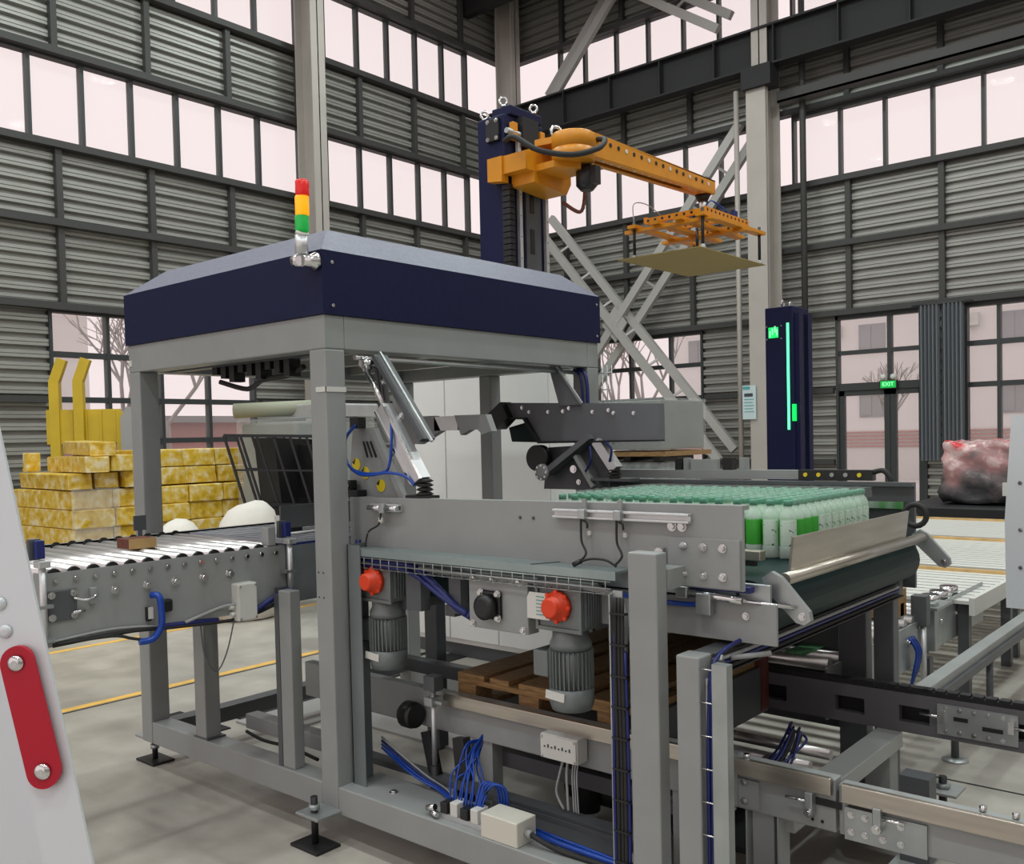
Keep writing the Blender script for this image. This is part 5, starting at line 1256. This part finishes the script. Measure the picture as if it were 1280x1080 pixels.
# pallet
pl = T('pallet', 'worn wooden pallet waiting on the chain conveyor under the machine', 'pallet', (-2.27, 3.25, 0.5))
for x, w_ in ((-2.667, .145), (-2.49, .1), (-2.34, .145), (-2.165, .1), (-2.012, .145)): MB().box(x, x + w_, 2.75, 3.95, 0.622, 0.644, 0.003).build('deck_board', WOOD, pl)
for y in (2.75, 3.28, 3.82):
    MB().box(-2.667, -1.867, y, y + 0.1, 0.60, 0.622, 0.003).build('stringer_board', WOOD, pl)
    for x in (-2.667, -2.34, -1.967):
        MB().box(x, x + 0.1, y, y + 0.1, 0.522, 0.60, 0.003).build('block', WOOD, pl)
for x in (-2.667, -2.34, -1.967): MB().box(x, x + 0.1, 2.75, 3.92, 0.50, 0.522, 0.003).build('bottom_board', WOOD, pl)

# portal support at the belt end
pf = T('portal_frame', 'grey portal leg frame with a wire duct under the belt end', 'frame', (-1.35, 3.2, 0))
MB().box(-1.388, -1.312, 2.335, 2.41, 0.0, 0.965, 0.005).build('leg', GRAY, pf)
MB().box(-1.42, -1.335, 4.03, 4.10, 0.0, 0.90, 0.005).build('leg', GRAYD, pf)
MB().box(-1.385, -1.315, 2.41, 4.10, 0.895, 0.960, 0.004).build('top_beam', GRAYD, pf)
MB().box(-1.268, -1.222, 2.325, 2.36, 0.0, 0.955).build('cable_duct', ZINC, pf)
MB().box(-1.312, -1.268, 2.40, 2.405, 0.0, 0.95).build('duct_back', GRAYD, pf)
rg_ = MB().cyl((-1.312, 2.335, 0.08), (-1.268, 2.335, 0.08), 0.0025, 5).build('duct_rung', CHROME, pf)
for k in range(1, 10): piece(rg_, pf, (0, 0, k * 0.095))
MB().tube([(-1.30, 2.36, 0.02), (-1.302, 2.36, 0.4), (-1.297, 2.36, 0.8), (-1.295, 2.40, 0.95), (-1.29, 2.6, 0.985)], 0.006).tube([(-1.285, 2.365, 0.02), (-1.288, 2.36, 0.5), (-1.29, 2.365, 0.9)], 0.006).build('blue_cable', BLUED, pf)
MB().tube([(-1.278, 2.35, 0.02), (-1.279, 2.35, 0.5), (-1.28, 2.36, 0.85), (-1.285, 2.42, 0.96)], 0.004).tube([(-1.31, 2.37, 0.02), (-1.308, 2.37, 0.9)], 0.004).build('cable', GRAYC, pf)
MB().box(-1.315, -1.295, 2.42, 4.05, 0.896, 0.90).build('wire_tray', BLACKM, pf)
for k, (dz, r) in enumerate(((0, .007), (0.016, .006), (0.031, .007), (0.045, .005))):
    MB().tube([(-1.305, 2.41, 0.915 + dz), (-1.306, 2.6, 0.908 + dz), (-1.306, 3.2, 0.908 + dz), (-1.306, 4.0, 0.908 + dz)], r).build('cable', (RUBBER, BLUED, GRAYC, RUBBER)[k], pf)
MB().cyl((-1.30, 2.5, 0.935), (-1.22, 2.60, 0.94), 0.008, 10).build('end_plug', GRAYC, pf)

# ---------------------------------------------------------------- pallet roller conveyor, right, running away
rc = T('pallet_roller_conveyor', 'zinc pallet roller conveyor running away behind the belt end, right', 'conveyor', (-2.1, 5.0, 0))
MB().box(-1.575, -1.565, 3.88, 5.25, 0.36, 0.582).build('side_plate', ZINC, rc)
MB().box(-1.575, -1.565, 5.28, 6.4, 0.38, 0.62).build('side_plate', ZINC, rc)
MB().box(-2.665, -2.655, 3.88, 5.6, 0.36, 0.62).build('side_plate', ZINC, rc)
ro = MB().cyl((-2.65, 3.95, 0.585), (-1.58, 3.95, 0.585), 0.030, 12).build('roller', ROLLER, rc)
for k in range(1, 13): piece(ro, rc, (0, k * 0.125, 0))
for y in (4.1, 4.6, 5.2, 5.9): MB().box(-1.575, -1.535, y, y + 0.06, 0, 0.37).build('leg', GRAYD, rc)
for y in (4.1, 5.4): MB().box(-2.665, -2.62, y, y + 0.06, 0, 0.37).build('leg', GRAYD, rc)
for y, z in ((4.3, 0.52), (4.5, 0.54), (4.75, 0.47), (4.95, 0.50), (5.5, 0.52), (5.8, 0.52)): bolt(rc, (-1.565, y, z), (1, 0, 0), 0.012, 0.008)
MB().box(-1.60, -1.52, 5.10, 5.17, 0.56, 0.72, 0.004).build('sensor_bracket', GRAYD, rc)
MB().box(-1.72, -1.62, 5.0, 5.06, 0.60, 0.69, 0.004).build('sensor_bracket', GRAYC, rc)
MB().cyl((-1.545, 5.13, 0.2), (-1.545, 5.13, 0.58), 0.015, 10).build('rod', ALU, rc)
for k in range(4): MB().tube([(-1.56, 4.95 + k * .02, 0.52), (-1.53, 4.97 + k * .02, 0.45), (-1.54, 4.96 + k * .02, 0.36), (-1.56, 4.98, 0.28)], 0.008).build('cable', BLUED if k % 2 else BLUET, rc)
MB().box(-1.57, -1.52, 5.25, 5.32, 0.40, 0.66, 0.004).box(-1.58, -1.50, 5.22, 5.5, 0.625, 0.64).build('end_bracket', ZINC, rc)
for y in (5.55, 5.7, 5.9): MB().cyl((-1.63, y, 0.60), (-1.63, y, 0.66), 0.05, 14).build('guide_wheel', CHROME, rc)
gc = tag(MB().box(-1.78, -1.68, 3.93, 4.25, 0.6155, 0.618).build('green_card', mat('green_card', (0.16, 0.42, 0.19), 0.5)), 'pale green card lying on the pallet conveyor rollers', 'card')
bt_ = T('brown_carton', 'small brown carton on the pallet rollers behind the belt end', 'carton', (-1.71, 5.0, 0.6155))
MB().box(-1.80, -1.62, 4.9, 5.1, 0.6155, 0.76, 0.003).build('carton_body', WOOD, bt_)
MB().box(-1.80, -1.62, 4.98, 5.01, 0.76, 0.762).build('carton_tape', WOODL, bt_)
gr = T('floor_guide_rail', 'grey square guide rail on legs along the pallet conveyor', 'rail', (-1.31, 5.2, 0))
MB().box(-1.345, -1.275, 3.86, 7.2, 0.39, 0.45, 0.004).build('rail_bar', GRAY, gr)
MB().box(-1.27, -1.255, 3.86, 7.2, 0.37, 0.41).build('rail_flange', GRAYD, gr)
for y in (4.75, 5.4, 6.6):
    MB().cyl((-1.29, y, 0.012), (-1.29, y, 0.39), 0.018, 10).build('leg', GRAYD, gr)
    MB().lathe((-1.29, y, 0.0), [(0.06, 0), (0.06, 0.006), (0.03, 0.014)], 18).build('foot_disc', ZINC, gr)

# ---------------------------------------------------------------- column robot with yellow arm
rb = T('column_robot', 'navy column robot with a long yellow arm behind the hood', 'robot', (-5.0, 5.95, 0))
MB().box(-5.17, -4.88, 5.72, 6.22, 0.0, 4.19, 0.012).build('column', NAVY, rb)
MB().box(-5.06, -4.86, 5.78, 6.18, 4.19, 4.27, 0.01).build('column_top', NAVY, rb)
MB().box(-4.88, -4.86, 5.95, 6.14, 0.2, 4.1).build('slot_plate', GRAYD, rb)
for k in range(9): MB().box(-4.86, -4.855, 6.0, 6.05, 0.8 + k * 0.33, 1.0 + k * 0.33, 0).build('slot', BLACK, rb)
for y in (5.85, 6.19):
    r_ = MB().box(-4.86, -4.83, y - 0.018, y + 0.018, 0.2, 4.05).build('linear_rail', ALU, rb)
    m = MB()
    for k in range(20): m.cyl((-4.831, y, 0.5 + k * 0.17), (-4.829, y, 0.5 + k * 0.17), 0.006, 6)
    m.build('rail_holes', BLACK, r_)
cl_ = MB().box(-4.90, -4.82, 5.70, 5.76, 0.3, 0.34).build('cable_chain', BLACK, rb)
for k in range(1, 70): piece(cl_, rb, (0, 0, k * 0.0475))
MB().box(-5.05, -4.92, 5.69, 5.72, 3.98, 4.16, 0.006).build('gearbox', BLACK, rb)
for x in (-5.03, -4.94):
    for z in (4.0, 4.14): bolt(rb, (x, 5.69, z), (0, -1, 0), 0.012, 0.008)
for y in (5.79, 6.14): MB().box(-4.86, -4.82, y - 0.03, y + 0.03, 3.98, 4.12, 0.004).build('bearing_block', YELLOW, rb)
MB().cyl((-4.84, 5.70, 4.04), (-4.84, 6.2, 4.04), 0.022, 12).build('drive_shaft', ZINC, rb)
MB().box(-4.88, -4.80, 5.86, 6.06, 3.94, 4.18).build('drive_motor', BLACKM, rb)
for x, y, z in ((-5.12, 5.76, 4.19), (-4.95, 5.80, 4.27), (-4.88, 6.1, 4.27), (-5.1, 6.16, 4.19)):
    MB().ring((x, y, z + 0.045), (0.6, -0.6, 0), 0.03, 0.011).cyl((x, y, z), (x, y, z + 0.016), 0.022, 10).build('lifting_eye', CHROME, rb)
MB().ring((-4.78, 6.27, 4.14), (0.8, -0.5, 0), 0.045, 0.016).build('lifting_eye', CHROME, rb)
# carriage and arm
cr = MB().prism([(5.64, 3.82), (5.64, 3.68), (5.74, 3.68), (5.74, 3.595), (6.16, 3.57), (6.22, 3.66), (6.22, 3.80), (6.08, 3.88), (5.80, 3.88)], 0, -4.83, -4.60).build('carriage', YELLOW, rb)
MB().prism([(-4.98, 3.64), (-4.83, 3.62), (-4.83, 3.82), (-4.98, 3.82)], 1, 5.62, 5.70).build('carriage_side', YELLOW, rb)
MB().prism([(-4.62, 5.76), (-4.62, 6.12), (-4.42, 6.08), (-4.30, 5.95), (-4.42, 5.76)], 2, 3.68, 3.73).build('pivot_bracket', YELLOW, rb)
MB().prism([(-4.62, 5.78), (-4.62, 6.1), (-4.40, 6.06), (-4.40, 5.82)], 2, 3.88, 3.93).build('pivot_bracket', YELLOW, rb)
MB().lathe((-4.35, 5.92, 3.73), [(0.15, 0), (0.168, 0.008), (0.168, 0.09), (0.160, 0.092), (0.160, 0.098), (0.168, 0.10), (0.168, 0.205), (0.16, 0.212), (0.15, 0.212)], 40).build('pivot_drum', YELLOW, rb)
am = MB()
am.prism([(6.05, 3.79), (6.05, 3.97), (8.06, 3.985), (8.06, 3.865), (7.85, 3.855)], 0, -4.43, -4.42)
am.prism([(6.05, 3.79), (6.05, 3.97), (8.06, 3.985), (8.06, 3.865), (7.85, 3.855)], 0, -4.28, -4.27)
am.box(-4.43, -4.27, 6.05, 8.06, 3.972, 3.985)
ar = am.build('arm', YELLOW, rb)
MB().prism([(6.05, 3.785), (7.85, 3.848), (8.06, 3.858), (8.06, 3.868), (7.85, 3.858), (6.05, 3.795)], 0, -4.43, -4.38).prism([(6.05, 3.785), (7.85, 3.848), (8.06, 3.858), (8.06, 3.868), (7.85, 3.858), (6.05, 3.795)], 0, -4.32, -4.27).build('arm_flange', YELLOW, ar)
MB().box(-4.38, -4.32, 7.6, 8.06, 3.85, 3.862).build('arm_flange', YELLOW, ar)
for k in range(16):
    y = 6.2 + k * 0.115
    MB().cyl((-4.269, y, 3.93), (-4.265, y, 3.93), 0.018, 10).build('arm_hole', BLACK if k % 3 else WHITEB, ar)
    if k % 4 != 3: MB().cyl((-4.30, y + 0.05, 3.795 + 0.035 * (y - 6.05) - 0.004), (-4.30, y + 0.05, 3.788 + 0.035 * (y - 6.05) - 0.004), 0.012, 10).build('arm_hole', WHITEB, ar)
MB().lathe((-4.35, 8.0, 3.985), [(0.05, 0), (0.05, 0.03), (0.02, 0.045)], 16).build('tip_cap', GRAYD, ar)
MB().lathe((-4.32, 6.05, 3.72), [(0.06, 0), (0.085, -0.04), (0.085, -0.15), (0.05, -0.19)], 18).build('rotary_motor', BLACK, rb)
MB().box(-4.25, -4.20, 6.0, 6.07, 3.56, 3.70).build('motor_plug', BLACK, rb)
MB().tube([(-4.84, 5.68, 3.95), (-4.66, 5.58, 3.92), (-4.45, 5.60, 3.78), (-4.22, 5.72, 3.72), (-4.10, 5.90, 3.78), (-4.16, 6.08, 3.90), (-4.28, 6.14, 3.94)], 0.022).build('hose', RUBBER, rb)
MB().tube([(-4.60, 6.1, 3.5), (-4.5, 6.2, 3.42), (-4.48, 6.24, 3.55), (-4.40, 6.12, 3.66)], 0.016).build('hose', BROWN, rb)
gp = T('suction_gripper', 'yellow suction gripper frame hanging under the robot arm tip', 'gripper', (-4.36, 7.95, 3.5))
gx, gy = -4.36, 7.86
MB().cyl((gx, 7.98, 3.62), (gx, 7.98, 3.85), 0.035, 14).build('spindle', ALU, gp)
MB().lathe((gx, 7.98, 3.85), [(0.075, 0), (0.06, -0.03), (0.045, -0.06)], 16).build('swivel', BLACK, gp)
def rail(p, q, w, h, nm='frame_bar', holes=True):
    o = MB().beam(p, q, w, h).build(nm, YELLOW, gp)
    if not holes: return
    p = Vector(p); q = Vector(q); L = (q - p).length; d = (q - p).normalized(); sd = d.cross(Vector((0, 0, 1)))
    m = MB()
    n = int(L / 0.075)
    for k in range(n):
        c = p + d * (0.04 + k * 0.075)
        for s_ in (-1, 1): m.cyl(c + sd * s_ * (w / 2), c + sd * s_ * (w / 2 + 0.002), 0.013, 8)
    m.build('bar_holes', BLACK, o)
for dx in (-0.30, 0.30): rail((gx + dx, gy - 0.42, 3.58), (gx + dx, gy + 0.42, 3.58), 0.035, 0.05)
for dy in (-0.42, 0.0, 0.42): rail((gx - 0.30, gy + dy, 3.565), (gx + 0.30, gy + dy, 3.565), 0.035, 0.05)
for dx in (-0.34, -0.1, 0.14, 0.36): rail((gx + dx, gy - 0.60, 3.50), (gx + dx, gy + 0.60, 3.50), 0.085, 0.03, 'cross_arm', False)
for dy in (-0.5, 0.15): rail((gx - 0.45, gy + dy, 3.47), (gx + 0.45, gy + dy, 3.47), 0.085, 0.03, 'cross_arm', False)
for x, y in ((gx - 0.34, gy - 0.55), (gx + 0.36, gy - 0.55), (gx - 0.34, gy + 0.55), (gx + 0.36, gy + 0.55), (gx, gy)):
    s_ = MB().cyl((x, y, 3.24), (x, y, 3.56), 0.014, 10).build('suction_rod', BLACKM, gp)
    MB().lathe((x, y, 3.206), [(0.035, 0), (0.025, 0.015), (0.015, 0.04)], 14).build('suction_cup', GRAYC, s_)
for k in range(6): MB().box(gx + 0.05 + k * 0.04, gx + 0.075 + k * 0.04, gy + 0.2, gy + 0.28, 3.60, 3.68).build('valve', BLUED if k % 2 else GRAYD, gp)
for k in range(3): MB().tube([(gx - 0.34, gy - 0.55, 3.55), (gx - 0.36, gy - 0.52, 3.72), (gx - 0.28, gy - 0.42, 3.72), (gx - 0.2, gy - 0.3, 3.62)], 0.005).build('air_tube', GRAYC, gp) if k == 0 else MB().tube([(gx + 0.1 + k * .05, gy + 0.24, 3.68), (gx + 0.1, gy + 0.1, 3.78), (gx + 0.02, gy + 0.1, 3.70)], 0.005).build('air_tube', BLUET, gp)
sh = tag(MB().box(-4.80, -3.96, 7.18, 8.46, 3.198, 3.204).build('slip_sheet', SHEET), 'brown cardboard slip sheet held flat under the suction gripper', 'sheet')

# ---------------------------------------------------------------- foreground ladder at the left edge
ld = T('step_ladder', 'pale metal ladder upright with a red strap at the left edge', 'ladder', (-0.87, 0.5, 0))
def LP(z): return Vector((-0.9938 + -0.3058 * (z - 1.1806), 0.4499 + -0.0468 * (z - 1.1806), z))
lf = Vector((-0.761, -0.648, 0)); bk = Vector((-0.648, 0.761, 0))
def strip(a, b_, d0, d1, z0, z1, nm, m_):
    q = MB()
    vs = [q.b.verts.new(LP(z) + lf * s_ + bk * d) for z in (z0, z1) for s_ in (a, b_) for d in (d0, d1)]
    for t in [(0, 1, 3, 2), (4, 6, 7, 5), (0, 4, 5, 1), (2, 3, 7, 6), (0, 2, 6, 4), (1, 5, 7, 3)]: q.b.faces.new([vs[i] for i in t])
    return q.build(nm, m_, ld)
strip(0.0, 0.052, 0.0, 0.004, 0.03, 2.1, 'upright_web', PALEW)
strip(0.004, 0.007, 0.004, 0.012, 0.03, 2.1, 'upright_flange', PALEW)
strip(0.049, 0.052, 0.004, 0.03, 0.03, 2.1, 'upright_flange', PALEW)
strip(0.055, 0.17, 0.03, 0.035, 0.03, 2.1, 'side_panel', PALEW)
strip(0.0, 0.062, -0.01, 0.045, 0.0, 0.05, 'rubber_foot', RUBBER)
strip(0.20, 0.25, 0.0, 0.03, 0.03, 2.1, 'rear_upright', PALEW)
for z in (0.35, 0.65, 0.95): strip(0.05, 0.21, 0.005, 0.03, z, z + 0.03, 'rung', PALEW)
def onface(px_l, z): return LP(z) + lf * px_l + bk * -0.004
A = onface(0.030, 1.368); B = onface(0.026, 1.255)
d = (B - A).normalized(); sd = d.cross(bk).normalized()
pts = []
for k in range(13):
    a = PI / 2 + PI * k / 12; pts.append(A + (sd * math.sin(a) * 0 + (-d) * math.sin(PI * k / 12) + sd * math.cos(PI * k / 12)) * 0.0185)
for k in range(13):
    pts.append(B + (d * math.sin(PI * k / 12) - sd * math.cos(PI * k / 12)) * 0.0185)
q = MB(); f1 = [q.b.verts.new(p) for p in pts]; f2 = [q.b.verts.new(p - bk * 0.006) for p in pts]
for i in range(len(pts)): q.b.faces.new((f1[i], f1[(i + 1) % len(pts)], f2[(i + 1) % len(pts)], f2[i]))
q.b.faces.new(f1[::-1]); q.b.faces.new(f2)
st_ = q.build('red_strap', RED, ld)
for p in (A, B): MB().lathe(p - bk * 0.006, [(0.0095, 0), (0.0085, 0.003), (0.004, 0.005)], 16, -bk).cyl(p - bk * 0.0108, p - bk * 0.0113, 0.003, 8).build('rivet', CHROME, st_)
for z in (1.37, 1.34): MB().lathe(LP(z + 0.06) + lf * 0.04 - bk * 0.0, [(0.008, 0), (0.007, 0.003), (0.003, 0.004)], 14, -bk).build('rivet', PALEW, ld)
